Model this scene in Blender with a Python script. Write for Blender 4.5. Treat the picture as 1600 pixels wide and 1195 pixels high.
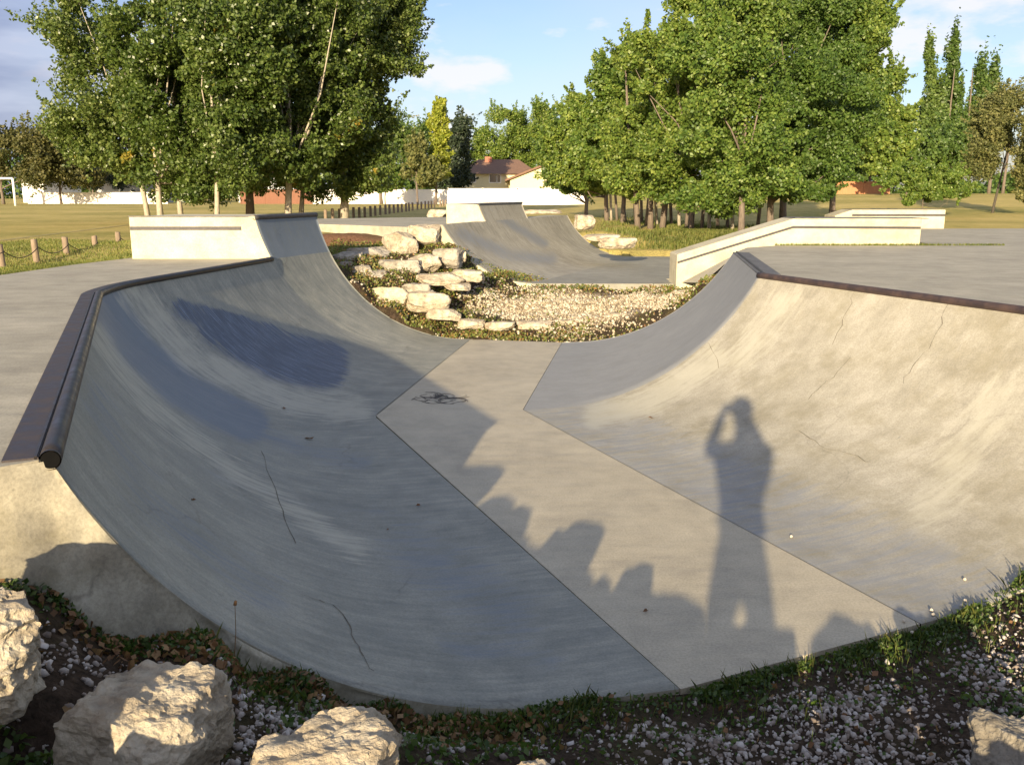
import bpy, bmesh, math, random
import numpy as np
from mathutils import Vector, Matrix, noise as mnoise
for o in list(bpy.data.objects): bpy.data.objects.remove(o)
scene = bpy.context.scene
COL = scene.collection
R = math.radians
# ------------------------------------------------------------------ camera
EYE = 1.85; HOR = 303.0; FPX = 1400.0
PITCH = math.atan((597.5-HOR)/FPX)
cam_d = bpy.data.cameras.new("camera"); cam = bpy.data.objects.new("camera", cam_d); COL.objects.link(cam)
cam.location = (0, 0, EYE); cam.rotation_euler = (math.pi/2-PITCH, 0, 0)
cam_d.sensor_width = 36; cam_d.lens = FPX/1600*36; cam_d.clip_start = 0.02; cam_d.clip_end = 3000
scene.camera = cam
scene.render.resolution_x = 1024; scene.render.resolution_y = 764
# ------------------------------------------------------------------ light
SUN_EL = 12.9; SUN_AZ = 14.2      # light travels forward and to the right
w = bpy.data.worlds.new("World"); scene.world = w; w.use_nodes = True
nt = w.node_tree; nt.nodes.clear()
def N(t, typ, **kw):
    n = t.nodes.new(typ)
    for k, v in kw.items(): setattr(n, k, v)
    return n
out = N(nt, 'ShaderNodeOutputWorld'); bg = N(nt, 'ShaderNodeBackground')
sky = N(nt, 'ShaderNodeTexSky', sky_type='NISHITA', sun_disc=False, sun_elevation=R(SUN_EL), sun_rotation=R(180+SUN_AZ))
sky.air_density = 1.0; sky.dust_density = 1.2; sky.ozone_density = 1.6
tc = N(nt, 'ShaderNodeTexCoord')
mp = N(nt, 'ShaderNodeMapping'); mp.inputs['Scale'].default_value = (1, 1, 2.6); mp.inputs['Location'].default_value = (3.1, 0.7, 0.35)
n1 = N(nt, 'ShaderNodeTexNoise'); n1.inputs['Scale'].default_value = 8.5; n1.inputs['Detail'].default_value = 8; n1.inputs['Roughness'].default_value = .55
r1 = N(nt, 'ShaderNodeValToRGB'); r1.color_ramp.elements[0].position = .505; r1.color_ramp.elements[1].position = .615
r1.color_ramp.elements[1].color = (.8, .8, .8, 1)
n2 = N(nt, 'ShaderNodeTexNoise'); n2.inputs['Scale'].default_value = 2.0; n2.inputs['Detail'].default_value = 5
r2 = N(nt, 'ShaderNodeValToRGB'); r2.color_ramp.elements[0].position = .38; r2.color_ramp.elements[1].position = .68
r2.color_ramp.elements[1].color = (.55, .55, .55, 1)
mixc = N(nt, 'ShaderNodeMixRGB'); mixc.inputs[2].default_value = (4.4, 4.3, 4.4, 1)
mixv = N(nt, 'ShaderNodeMixRGB'); mixv.inputs[2].default_value = (3.4, 3.7, 4.3, 1)
sep = N(nt, 'ShaderNodeSeparateXYZ')
# dark lavender cloud bank to the left
mr = N(nt, 'ShaderNodeMapRange'); mr.inputs['From Min'].default_value = -.30; mr.inputs['From Max'].default_value = -.52
n3 = N(nt, 'ShaderNodeTexNoise'); n3.inputs['Scale'].default_value = 6; n3.inputs['Detail'].default_value = 6
mp3 = N(nt, 'ShaderNodeMapping'); mp3.inputs['Scale'].default_value = (1, 1, 5)
r3 = N(nt, 'ShaderNodeValToRGB'); r3.color_ramp.elements[0].position = .35; r3.color_ramp.elements[0].color = (1.0, 1.2, 2.1, 1)
r3.color_ramp.elements[1].position = .62; r3.color_ramp.elements[1].color = (2.3, 2.5, 3.3, 1)
mixl = N(nt, 'ShaderNodeMixRGB')
tint = N(nt, 'ShaderNodeMixRGB', blend_type='MULTIPLY'); tint.inputs[0].default_value = 1; tint.inputs[2].default_value = (.76, .735, .88, 1)
L = nt.links.new
L(tc.outputs['Generated'], mp.inputs[0]); L(mp.outputs[0], n1.inputs['Vector']); L(mp.outputs[0], n2.inputs['Vector'])
L(n1.outputs['Fac'], r1.inputs[0]); L(n2.outputs['Fac'], r2.inputs[0])
L(sky.outputs[0], tint.inputs[1]); L(tint.outputs[0], mixv.inputs[1]); L(r2.outputs[0], mixv.inputs[0])
L(mixv.outputs[0], mixc.inputs[1]); L(r1.outputs[0], mixc.inputs[0])
L(tc.outputs['Generated'], sep.inputs[0]); L(sep.outputs['X'], mr.inputs['Value'])
L(tc.outputs['Generated'], mp3.inputs[0]); L(mp3.outputs[0], n3.inputs['Vector']); L(n3.outputs['Fac'], r3.inputs[0])
mul = N(nt, 'ShaderNodeMath', operation='MULTIPLY'); mry = N(nt, 'ShaderNodeMapRange'); mry.inputs['From Min'].default_value = .3; mry.inputs['From Max'].default_value = .7
L(sep.outputs['Y'], mry.inputs['Value']); L(mr.outputs[0], mul.inputs[0]); L(mry.outputs[0], mul.inputs[1])
L(mul.outputs[0], mixl.inputs[0]); L(mixc.outputs[0], mixl.inputs[1]); L(r3.outputs[0], mixl.inputs[2])
L(mixl.outputs[0], bg.inputs['Color']); bg.inputs['Strength'].default_value = .108
L(bg.outputs[0], out.inputs[0])
sd = bpy.data.lights.new("sun", 'SUN'); sun = bpy.data.objects.new("sun", sd); COL.objects.link(sun)
sd.energy = 5.0; sd.angle = R(.6); sd.color = (1.0, .81, .53)
ldir = Vector((math.sin(R(SUN_AZ))*math.cos(R(SUN_EL)), math.cos(R(SUN_AZ))*math.cos(R(SUN_EL)), -math.sin(R(SUN_EL))))
sun.rotation_euler = ldir.to_track_quat('-Z', 'Y').to_euler(); sun.location = (-10, -20, 12)
scene.view_settings.view_transform = 'Standard'; scene.view_settings.look = 'None'
scene.view_settings.exposure = 1.08; scene.view_settings.gamma = 1
# ------------------------------------------------------------------ helpers
rng = np.random.default_rng(7); random.seed(7)
CP, SP = math.cos(PITCH), math.sin(PITCH)
def ray(x, y):
    X = (x-800)/FPX; Y = -(y-597.5)/FPX
    return np.array([X, CP+Y*SP, -SP+Y*CP])
def at(x, y, z):                       # point of a measured pixel on the level z
    r = ray(x, y); return np.array([0, 0, EYE])+r*(z-EYE)/r[2]
def atY(x, y, Y):                      # point of a measured pixel at distance Y
    r = ray(x, y); return np.array([0, 0, EYE])+r*Y/r[1]
def tag(o, label=None, cat=None, group=None, kind=None):
    if label: o['label'] = label
    if cat: o['category'] = cat
    if group: o['group'] = group
    if kind: o['kind'] = kind
    return o
def empty(name, loc, label, cat, group=None):
    o = bpy.data.objects.new(name, None); COL.objects.link(o); o.location = loc; o.empty_display_size = .2
    return tag(o, label, cat, group)
def link(name, me, mat=None, parent=None, smooth=False):
    if mat:
        for m in (mat if isinstance(mat, (list, tuple)) else [mat]): me.materials.append(m)
    o = bpy.data.objects.new(name, me); COL.objects.link(o)
    if parent is not None:
        o.parent = parent
        off = Vector((0, 0, 0)); q = parent
        while q is not None: off += q.location; q = q.parent
        o.location = -off
    if smooth: me.polygons.foreach_set('use_smooth', [True]*len(me.polygons))
    return o
def mesh_np(name, V, F, k):            # fast mesh: V (n,3), F (m,k)
    me = bpy.data.meshes.new(name); V = np.asarray(V, np.float32); F = np.asarray(F, np.int32)
    me.vertices.add(len(V)); me.vertices.foreach_set('co', V.ravel())
    me.loops.add(F.size); me.loops.foreach_set('vertex_index', F.ravel())
    me.polygons.add(len(F)); me.polygons.foreach_set('loop_start', np.arange(len(F), dtype=np.int32)*k)
    me.update(calc_edges=True); me.validate(); return me
def mesh_py(name, V, F):
    me = bpy.data.meshes.new(name); me.from_pydata([tuple(map(float, v)) for v in V], [], F); me.update(); return me
class MB:
    def __init__(s): s.V = []; s.F = []
    def add(s, V, F):
        b = len(s.V); s.V += [tuple(map(float, v)) for v in V]; s.F += [tuple(i+b for i in f) for f in F]; return s
    def box(s, a, b):
        (x0, y0, z0), (x1, y1, z1) = a, b
        return s.add([(x0,y0,z0),(x1,y0,z0),(x1,y1,z0),(x0,y1,z0),(x0,y0,z1),(x1,y0,z1),(x1,y1,z1),(x0,y1,z1)],
            [(0,3,2,1),(4,5,6,7),(0,1,5,4),(1,2,6,5),(2,3,7,6),(3,0,4,7)])
    def prism(s, poly, z0, z1):         # poly counter-clockwise xy; z may be lists
        n = len(poly); z0 = z0 if hasattr(z0, '__len__') else [z0]*n; z1 = z1 if hasattr(z1, '__len__') else [z1]*n
        V = [(p[0], p[1], z) for p, z in zip(poly, z0)]+[(p[0], p[1], z) for p, z in zip(poly, z1)]
        F = [tuple(range(n-1, -1, -1)), tuple(range(n, 2*n))]+[(i, (i+1) % n, n+(i+1) % n, n+i) for i in range(n)]
        return s.add(V, F)
    def tube(s, P, rad, seg=10, cap=True):
        P = [Vector(p) for p in P]; n = len(P); rad = rad if hasattr(rad, '__len__') else [rad]*n
        V = []; F = []; up = Vector((0, 0, 1)); pr = None
        for i in range(n):
            t = (P[min(i+1, n-1)]-P[max(i-1, 0)]).normalized()
            if pr is None: a = t.cross(up if abs(t.z) < .9 else Vector((1, 0, 0))).normalized()
            else: a = (pr-t*pr.dot(t)).normalized()
            pr = a; b = t.cross(a)
            for k in range(seg):
                q = 2*math.pi*k/seg; V.append(P[i]+(a*math.cos(q)+b*math.sin(q))*rad[i])
        for i in range(n-1):
            for k in range(seg): F.append((i*seg+k, i*seg+(k+1) % seg, (i+1)*seg+(k+1) % seg, (i+1)*seg+k))
        if cap: F.append(tuple(range(seg-1, -1, -1))); F.append(tuple((n-1)*seg+k for k in range(seg)))
        return s.add(V, F)
    def build(s, name, mat, parent=None, smooth=False, bevel=0):
        o = link(name, mesh_py(name, s.V, s.F), mat, parent, smooth)
        if bevel:
            m = o.modifiers.new('bevel', 'BEVEL'); m.width = bevel; m.segments = 2; m.limit_method = 'ANGLE'
        return o
# ------------------------------------------------------------------ materials
def mat(name):
    m = bpy.data.materials.new(name); m.use_nodes = True; t = m.node_tree
    return m, t, t.nodes['Principled BSDF']
def ramp(t, src, stops):
    r = N(t, 'ShaderNodeValToRGB'); e = r.color_ramp.elements
    while len(e) < len(stops): e.new(.5)
    for i, (p, c) in enumerate(stops):
        e[i].position = p; e[i].color = tuple(c)+(1,) if len(c) == 3 else c
    t.links.new(src, r.inputs[0]); return r.outputs[0]
def tex(t, kind, scale, vec, detail=6, rough=.6, **kw):
    n = N(t, 'ShaderNodeTexNoise' if kind == 'n' else 'ShaderNodeTexVoronoi')
    n.inputs['Scale'].default_value = scale
    if kind == 'n': n.inputs['Detail'].default_value = detail; n.inputs['Roughness'].default_value = rough
    for k, v in kw.items(): setattr(n, k, v)
    t.links.new(vec, n.inputs['Vector']); return n
def mixrgb(t, fac, a, b, mode='MIX'):
    m = N(t, 'ShaderNodeMixRGB', blend_type=mode)
    for i, v in ((0, fac), (1, a), (2, b)):
        if isinstance(v, bpy.types.NodeSocket): t.links.new(v, m.inputs[i])
        elif isinstance(v, (int, float)): m.inputs[i].default_value = v
        else: m.inputs[i].default_value = tuple(v)+(1,)
    return m.outputs[0]
def mapping(t, vec, scale, loc=(0, 0, 0), rot=(0, 0, 0)):
    m = N(t, 'ShaderNodeMapping'); m.inputs['Scale'].default_value = scale; m.inputs['Location'].default_value = loc; m.inputs['Rotation'].default_value = rot
    t.links.new(vec, m.inputs[0]); return m.outputs[0]
def math_(t, op, a, b=0.0, c=None):
    m = N(t, 'ShaderNodeMath', operation=op)
    for i, v in enumerate((a, b) if c is None else (a, b, c)):
        if isinstance(v, bpy.types.NodeSocket): t.links.new(v, m.inputs[i])
        else: m.inputs[i].default_value = v
    return m.outputs[0]
def bump(t, b, h, strength=.3, dist=.01):
    n = N(t, 'ShaderNodeBump'); n.inputs['Strength'].default_value = strength; n.inputs['Distance'].default_value = dist
    t.links.new(h, n.inputs['Height']); t.links.new(n.outputs[0], b.inputs['Normal'])
def concrete(name, c_dark, c_mid, c_light, uv=False, streak=.5, crack=.0, stain=False, rough=.75, stain_col=(.10, .14, .20), moss=0, rot=0, seed=0):
    m, t, b = mat(name); g = N(t, 'ShaderNodeTexCoord').outputs['Object']
    if seed: g = mapping(t, g, (1, 1, 1), loc=(seed, seed*2, seed*.7))
    if uv: u = N(t, 'ShaderNodeTexCoord').outputs['UV']; sv = mapping(t, u, (9, 1.1, 1))
    else: sv = mapping(t, g, (1.2, 7, 3), rot=(0, 0, rot))
    big = tex(t, 'n', .9, g, 5, .6).outputs['Fac']; med = tex(t, 'n', 5, g, 8, .65).outputs['Fac']
    fine = tex(t, 'n', 90, g, 3, .7).outputs['Fac']; st = tex(t, 'n', 2.2, sv, 7, .65).outputs['Fac']
    f = math_(t, 'ADD', math_(t, 'MULTIPLY', big, .45), math_(t, 'MULTIPLY', med, .55))
    f = math_(t, 'ADD', math_(t, 'MULTIPLY', f, 1-streak*.6), math_(t, 'MULTIPLY', st, streak*.6))
    col = ramp(t, f, [(.39, c_dark), (.5, c_mid), (.61, c_light)])
    col = mixrgb(t, .35, col, ramp(t, fine, [(.35, (.45, .45, .45)), (.6, (1.15, 1.15, 1.15))]), 'MULTIPLY')
    # small pits
    pit = tex(t, 'n', 38, g, 4, .75).outputs['Fac']
    col = mixrgb(t, ramp(t, pit, [(.62, (0, 0, 0)), (.74, (.55, .55, .55))]), col, tuple(x*.55 for x in c_dark))
    if moss:
        mo = tex(t, 'n', 2.6, mapping(t, g, (1, 1, 1), loc=(4, 2, 0)), 9, .72).outputs['Fac']
        col = mixrgb(t, ramp(t, mo, [(.47, (0, 0, 0)), (.68, (moss, moss, moss))]), col, (.21, .185, .11))
    if crack:
        d = tex(t, 'n', 3, g, 4).outputs['Color']
        vv = N(t, 'ShaderNodeVectorMath', operation='MULTIPLY_ADD'); t.links.new(d, vv.inputs[0]); vv.inputs[1].default_value = (.35,)*3; t.links.new(g, vv.inputs[2])
        vo = tex(t, 'v', .95, vv.outputs[0], feature='DISTANCE_TO_EDGE').outputs['Distance']
        gate = tex(t, 'n', 1.3, g, 2).outputs['Fac']
        cm = math_(t, 'MULTIPLY', ramp(t, vo, [(.0, (1, 1, 1)), (.012, (0, 0, 0))]), ramp(t, gate, [(.5, (0, 0, 0)), (.58, (crack,)*3)]))
        col = mixrgb(t, cm, col, (.07, .06, .045))
    if stain:
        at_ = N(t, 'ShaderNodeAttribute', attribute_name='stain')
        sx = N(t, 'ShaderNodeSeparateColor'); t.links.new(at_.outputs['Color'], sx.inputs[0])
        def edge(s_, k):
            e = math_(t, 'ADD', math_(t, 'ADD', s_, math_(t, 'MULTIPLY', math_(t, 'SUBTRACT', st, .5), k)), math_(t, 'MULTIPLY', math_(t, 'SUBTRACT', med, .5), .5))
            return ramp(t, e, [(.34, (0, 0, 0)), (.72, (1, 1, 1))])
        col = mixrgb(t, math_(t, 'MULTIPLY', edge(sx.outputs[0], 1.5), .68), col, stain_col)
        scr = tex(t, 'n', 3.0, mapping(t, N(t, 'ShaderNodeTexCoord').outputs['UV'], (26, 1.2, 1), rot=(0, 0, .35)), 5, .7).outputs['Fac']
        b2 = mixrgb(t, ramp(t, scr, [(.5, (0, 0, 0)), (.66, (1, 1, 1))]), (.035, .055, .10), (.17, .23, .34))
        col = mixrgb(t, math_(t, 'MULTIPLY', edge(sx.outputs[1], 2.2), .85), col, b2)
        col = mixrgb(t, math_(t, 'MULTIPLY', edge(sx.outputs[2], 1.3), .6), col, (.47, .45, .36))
    t.links.new(col, b.inputs['Base Color'])
    h = math_(t, 'ADD', math_(t, 'MULTIPLY', fine, .35), math_(t, 'MULTIPLY', med, .6)); bump(t, b, h, .35, .006)
    t.links.new(ramp(t, st, [(.3, (rough-.14,)*3), (.7, (rough+.1,)*3)]), b.inputs['Roughness'])
    return m
M = {}
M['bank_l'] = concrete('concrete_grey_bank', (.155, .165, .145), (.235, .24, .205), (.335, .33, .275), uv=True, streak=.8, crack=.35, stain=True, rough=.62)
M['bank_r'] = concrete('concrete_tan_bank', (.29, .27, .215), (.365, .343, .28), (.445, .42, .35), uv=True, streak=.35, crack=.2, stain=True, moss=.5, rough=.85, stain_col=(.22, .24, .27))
M['floor'] = concrete('concrete_floor', (.35, .31, .23), (.44, .39, .285), (.51, .455, .335), streak=.45, crack=0, rough=.6, rot=-.4)
M['deck'] = concrete('concrete_deck', (.28, .255, .195), (.37, .34, .26), (.46, .42, .325), streak=.55, rough=.8, rot=.1)
M['plaza'] = concrete('concrete_plaza', (.21, .20, .165), (.27, .26, .215), (.34, .325, .275), streak=.5, rough=.75, seed=3)
M['ledge'] = concrete('concrete_ledge', (.42, .375, .26), (.54, .49, .345), (.62, .57, .42), streak=.3, rough=.85, seed=5, moss=.28)
M['endwall'] = concrete('concrete_end_wall', (.22, .20, .15), (.38, .35, .265), (.52, .48, .38), streak=.2, crack=.4, moss=.95, rough=.9, seed=9)
M['quarter'] = concrete('concrete_quarter', (.22, .20, .155), (.33, .305, .24), (.44, .41, .33), uv=True, streak=.85, rough=.7, seed=11, stain=True, stain_col=(.17, .19, .22))
def simple(name, c, rough=.7, metal=0, var=.25, scale=8, bumpk=.2, stretch=(1, 1, 1)):
    m, t, b = mat(name); g = mapping(t, N(t, 'ShaderNodeTexCoord').outputs['Object'], stretch)
    n = tex(t, 'n', scale, g, 6, .65).outputs['Fac']
    col = ramp(t, n, [(.3, tuple(x*(1-var) for x in c)), (.7, tuple(min(1, x*(1+var)) for x in c))])
    t.links.new(col, b.inputs['Base Color']); b.inputs['Roughness'].default_value = rough; b.inputs['Metallic'].default_value = metal
    bump(t, b, n, bumpk, .01); return m
def steel(name, a, bcol, rough=.42, metal=.55):
    m, t, b = mat(name); g = N(t, 'ShaderNodeTexCoord').outputs['Object']
    n = tex(t, 'n', 9, g, 8, .7).outputs['Fac']; n2_ = tex(t, 'n', 60, g, 4).outputs['Fac']
    t.links.new(ramp(t, n, [(.42, a), (.62, bcol)]), b.inputs['Base Color'])
    b.inputs['Metallic'].default_value = metal
    t.links.new(ramp(t, n, [(.3, (rough-.1,)*3), (.7, (rough+.2,)*3)]), b.inputs['Roughness']); bump(t, b, n2_, .15, .003); return m
M['pipe'] = steel('worn_dark_steel', (.022, .020, .022), (.055, .046, .042), .38, .5)
M['plate'] = steel('purple_brown_plate', (.040, .034, .038), (.075, .058, .052), .5, .3)
M['pipe_r'] = steel('rusty_brown_pipe', (.045, .032, .032), (.085, .055, .048), .55, .2)
M['strip'] = simple('dark_strip', (.055, .052, .055), .6, .2, .3, 20)
M['coat'] = simple('dark_top_coat', (.11, .11, .115), .7, 0, .4, 14)
M['wood'] = simple('weathered_post', (.22, .165, .115), .85, 0, .35, 14, .5, (3, 3, .5))
M['chain'] = simple('chain_steel', (.07, .055, .045), .6, .4)
M['white'] = simple('white_paint', (.80, .78, .73), .7, 0, .05, 6, .1)
M['brownfence'] = simple('brown_boards', (.19, .085, .05), .8, 0, .2, 5, .2, (6, 1, .3))
M['orangefence'] = simple('orange_boards', (.42, .19, .09), .8, 0, .2, 5, .2, (6, 1, .3))
M['cream'] = simple('cream_stucco', (.66, .60, .38), .9, 0, .08)
M['roof'] = simple('brown_shingle', (.18, .105, .07), .9, 0, .25, 6, .3)
M['brick'] = simple('chimney_brick', (.35, .14, .09), .9)
M['glass'] = simple('window_glass', (.04, .05, .06), .15, 0, .1)
M['grey_siding'] = simple('grey_siding', (.42, .44, .46), .8, 0, .08)
M['skin'] = simple('skin', (.55, .36, .27), .6, 0, .05)
M['shirt'] = simple('dark_shirt', (.08, .10, .14), .9, 0, .1)
M['jeans'] = simple('blue_jeans', (.06, .08, .13), .9, 0, .1)
M['hair'] = simple('brown_hair', (.05, .03, .02), .7, 0, .2, 30)
M['black'] = simple('black_plastic_and_hollow', (.008, .008, .008), .6)
def rock_mat(name, a, b_, c):
    m, t, b = mat(name); g = N(t, 'ShaderNodeTexCoord').outputs['Object']
    n = tex(t, 'n', 4.5, g, 10, .7).outputs['Fac']; n2_ = tex(t, 'n', 35, g, 6, .7).outputs['Fac']
    col = ramp(t, n, [(.36, a), (.50, b_), (.62, c)])
    v = tex(t, 'n', 9, mapping(t, g, (1, 1, 3), loc=(7, 3, 1)), 8, .7).outputs['Fac']
    col = mixrgb(t, ramp(t, v, [(.52, (0, 0, 0)), (.66, (.75,)*3)]), col, tuple(x*.5 for x in a))
    t.links.new(col, b.inputs['Base Color']); b.inputs['Roughness'].default_value = .9
    h = math_(t, 'ADD', math_(t, 'MULTIPLY', n, 1.0), math_(t, 'MULTIPLY', n2_, .3)); bump(t, b, h, 1.0, .05); return m
M['rock'] = rock_mat('pale_limestone', (.30, .24, .165), (.47, .40, .29), (.59, .53, .41))
M['rock2'] = rock_mat('grey_limestone', (.20, .175, .135), (.33, .295, .235), (.45, .41, .34))
def leaf_mat(name, cols, yellow=None, rough=.5, trans=.35):
    m, t, b = mat(name); geo = N(t, 'ShaderNodeNewGeometry')
    g = N(t, 'ShaderNodeTexCoord').outputs['Object']; n = tex(t, 'n', .55, g, 3, .6).outputs['Fac']
    f = math_(t, 'ADD', math_(t, 'MULTIPLY', geo.outputs['Random Per Island'], .6), math_(t, 'MULTIPLY', n, .5))
    k = len(cols); col = ramp(t, f, [(.12+.7*i/(k-1), c) for i, c in enumerate(cols)])
    oi = N(t, 'ShaderNodeObjectInfo'); col = mixrgb(t, 1, col, ramp(t, oi.outputs['Random'], [(0, (.80, .84, .7)), (.5, (1.0, 1.0, 1.0)), (1, (1.22, 1.12, 1.1))]), 'MULTIPLY')
    cn = tex(t, 'n', 1.6, g, 4, .7).outputs['Fac']; col = mixrgb(t, .8, col, ramp(t, cn, [(.36, (.62, .68, .6)), (.62, (1.3, 1.22, 1.15))]), 'MULTIPLY')
    if yellow:
        y = tex(t, 'n', .8, mapping(t, g, (1, 1, 1), loc=(11, 5, 2)), 4, .6).outputs['Fac']
        col = mixrgb(t, ramp(t, y, [(.66, (0, 0, 0)), (.74, (.8,)*3)]), col, yellow)
    t.links.new(col, b.inputs['Base Color']); b.inputs['Roughness'].default_value = rough
    tr = N(t, 'ShaderNodeBsdfTranslucent'); mx = N(t, 'ShaderNodeMixShader'); mx.inputs[0].default_value = trans
    t.links.new(mixrgb(t, 1, col, (1.1, 1.25, .6), 'MULTIPLY'), tr.inputs['Color'])
    t.links.new(b.outputs[0], mx.inputs[1]); t.links.new(tr.outputs[0], mx.inputs[2]); t.links.new(mx.outputs[0], t.nodes['Material Output'].inputs[0]); return m
M['leaf_dark'] = leaf_mat('aspen_leaves', [(.04, .07, .016), (.085, .135, .03), (.16, .21, .065)], (.42, .27, .03), .38)
M['leaf_mid'] = leaf_mat('poplar_leaves', [(.045, .085, .02), (.08, .14, .035), (.13, .20, .05)], None, .45)
M['leaf_lime'] = leaf_mat('maple_leaves', [(.052, .105, .018), (.105, .18, .032), (.19, .255, .055)], None, .5)
M['leaf_elm'] = leaf_mat('elm_leaves', [(.042, .09, .02), (.088, .158, .033), (.145, .215, .052)], None, .5)
M['leaf_olive'] = leaf_mat('olive_leaves', [(.085, .105, .035), (.145, .16, .058), (.23, .225, .09)], None, .6)
M['leaf_brown'] = leaf_mat('bronze_leaves', [(.06, .07, .022), (.10, .105, .035), (.15, .14, .05)], None, .6)
M['leaf_yellow'] = leaf_mat('yellow_leaves', [(.20, .24, .03), (.32, .36, .05), (.42, .42, .08)], None, .5)
M['leaf_spruce'] = leaf_mat('spruce_needles', [(.015, .03, .018), (.03, .05, .03), (.05, .07, .045)], None, .6, .1)
M['leaf_weed'] = leaf_mat('weed_leaves', [(.03, .06, .015), (.06, .11, .02), (.11, .16, .04)], None, .5)
M['leaf_grass'] = leaf_mat('grass_blades', [(.07, .11, .02), (.13, .17, .035), (.22, .22, .07)], None, .6)
M['leaf_dead'] = leaf_mat('dead_leaves', [(.10, .045, .02), (.18, .09, .04), (.30, .18, .08)], None, .7, .15)
M['bark_pale'] = simple('pale_bark', (.36, .32, .25), .9, 0, .3, 9, .6, (3, 3, 1))
M['bark'] = simple('brown_bark', (.15, .12, .095), .95, 0, .35, 9, .6, (4, 4, .7))
M['bark_dark'] = simple('dark_bark', (.07, .06, .045), .95, 0, .35, 9, .6, (4, 4, .7))
def pebble_mat(name, stops):
    m, t, b = mat(name); geo = N(t, 'ShaderNodeNewGeometry')
    t.links.new(ramp(t, geo.outputs['Random Per Island'], stops), b.inputs['Base Color']); b.inputs['Roughness'].default_value = .9
    g = N(t, 'ShaderNodeTexCoord').outputs['Object']; bump(t, b, tex(t, 'n', 60, g, 4).outputs['Fac'], .3, .004); return m
M['pebble'] = pebble_mat('gravel_stones', [(0, (.17, .13, .10)), (.35, (.28, .235, .20)), (.75, (.40, .36, .32)), (1, (.54, .50, .46))])
M['pebble_far'] = pebble_mat('basin_stones', [(0, (.16, .12, .075)), (.3, (.30, .25, .17)), (.65, (.42, .365, .27)), (1, (.56, .50, .40))])

# ------------------------------------------------------------------ plan of the park (metres)
DZ = 1.10
PZ = .50
sw = lambda a, b, x: (lambda t: t*t*(3-2*t))(np.clip((x-a)/(b-a), 0, 1))
# left side: toe line and coping line, sampled in step
def lerp(a, b, t): a = np.array(a, float); b = np.array(b, float); return a+(b-a)*t
C_A, C_B, C_E, C_C, C_D = (-1.34, 2.50), (-3.16, 6.85), (-3.30, 7.35), (-3.24, 7.9), (-2.83, 10.63)
C_D2 = (-2.42, 12.0)
T_A, T_B, T_C = (.64, 3.11), (-1.17, 7.41), (-.54, 11.53)
left = []                               # (T, C, arc run)
for i in range(60): t = i/60; left.append((lerp(T_A, (-1.15, 7.36), t), lerp(C_A, C_B, t), 1.63+.14*t))
for i in range(24):
    t = i/24; a = lerp(C_B, C_E, t); b = lerp(C_E, C_C, t); left.append((lerp((-1.15, 7.36), (-1.16, 7.48), t), a+(b-a)*t, 1.77))
for i in range(40): t = i/40; left.append((lerp((-1.16, 7.48), (-.67, 10.68), t), lerp(C_C, C_D, t), 1.79))
nD = len(left)
for i in range(25): t = i/24; left.append((lerp((-.67, 10.68), T_C, t), lerp(C_D, C_D2, t), 1.79))
right = []
D_A = (3.87, 4.60); D_B = (2.32, 8.45); D_C = (2.86, 11.70)
U_A, U_B, U_C = (1.80, 3.64), (.10, 7.64), (.64, 11.27)
for i in range(81): t = i/80; right.append((lerp(U_A, U_B, t), lerp(D_A, D_B, t), 2.0))
nH = len(right)-1
for i in range(1, 61): t = i/60; right.append((lerp(U_B, U_C, t), lerp(D_B, D_C, t), 2.05))
def bank_grid(st, nv, h):
    G = np.zeros((len(st), nv+1, 3)); UV = np.zeros((len(st), nv+1, 2)); s = 0
    for i, (T, C, run) in enumerate(st):
        if i: s += np.linalg.norm((st[i][0]+st[i][1])/2-(st[i-1][0]+st[i-1][1])/2)
        Lr = np.linalg.norm(C-T); run = min(run, Lr); Rr = (run*run+h*h)/(2*h); amax = math.asin(min(1, run/Rr)); flat = Lr-run
        arc = Rr*amax; tot = flat+arc
        for j in range(nv+1):
            q = tot*j/nv
            if q <= flat: d, z = q, 0
            else: a = (q-flat)/Rr; d, z = flat+Rr*math.sin(a), Rr*(1-math.cos(a))
            p = T+(C-T)*d/Lr; G[i, j] = (p[0], p[1], z); UV[i, j] = (s, q)
    return G, UV
def project(P):
    d = P-np.array([0, 0, EYE]); Z = d[..., 1]*CP-d[..., 2]*SP; Y = d[..., 1]*SP+d[..., 2]*CP
    return np.stack([800+FPX*d[..., 0]/Z, 597.5-FPX*Y/Z], -1)
def seg_mask(PX, pts, wd, soft):
    best = np.full(PX.shape[:-1], 1e9)
    for (x0, y0), (x1, y1) in zip(pts[:-1], pts[1:]):
        a = np.array([x0, y0], float); b = np.array([x1, y1], float); ab = b-a
        t = np.clip(((PX-a)@ab)/(ab@ab+1e-9), 0, 1); best = np.minimum(best, np.linalg.norm(PX-(a+t[..., None]*ab), axis=-1))
    return 1-sw(wd-soft, wd+soft, best)
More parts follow.
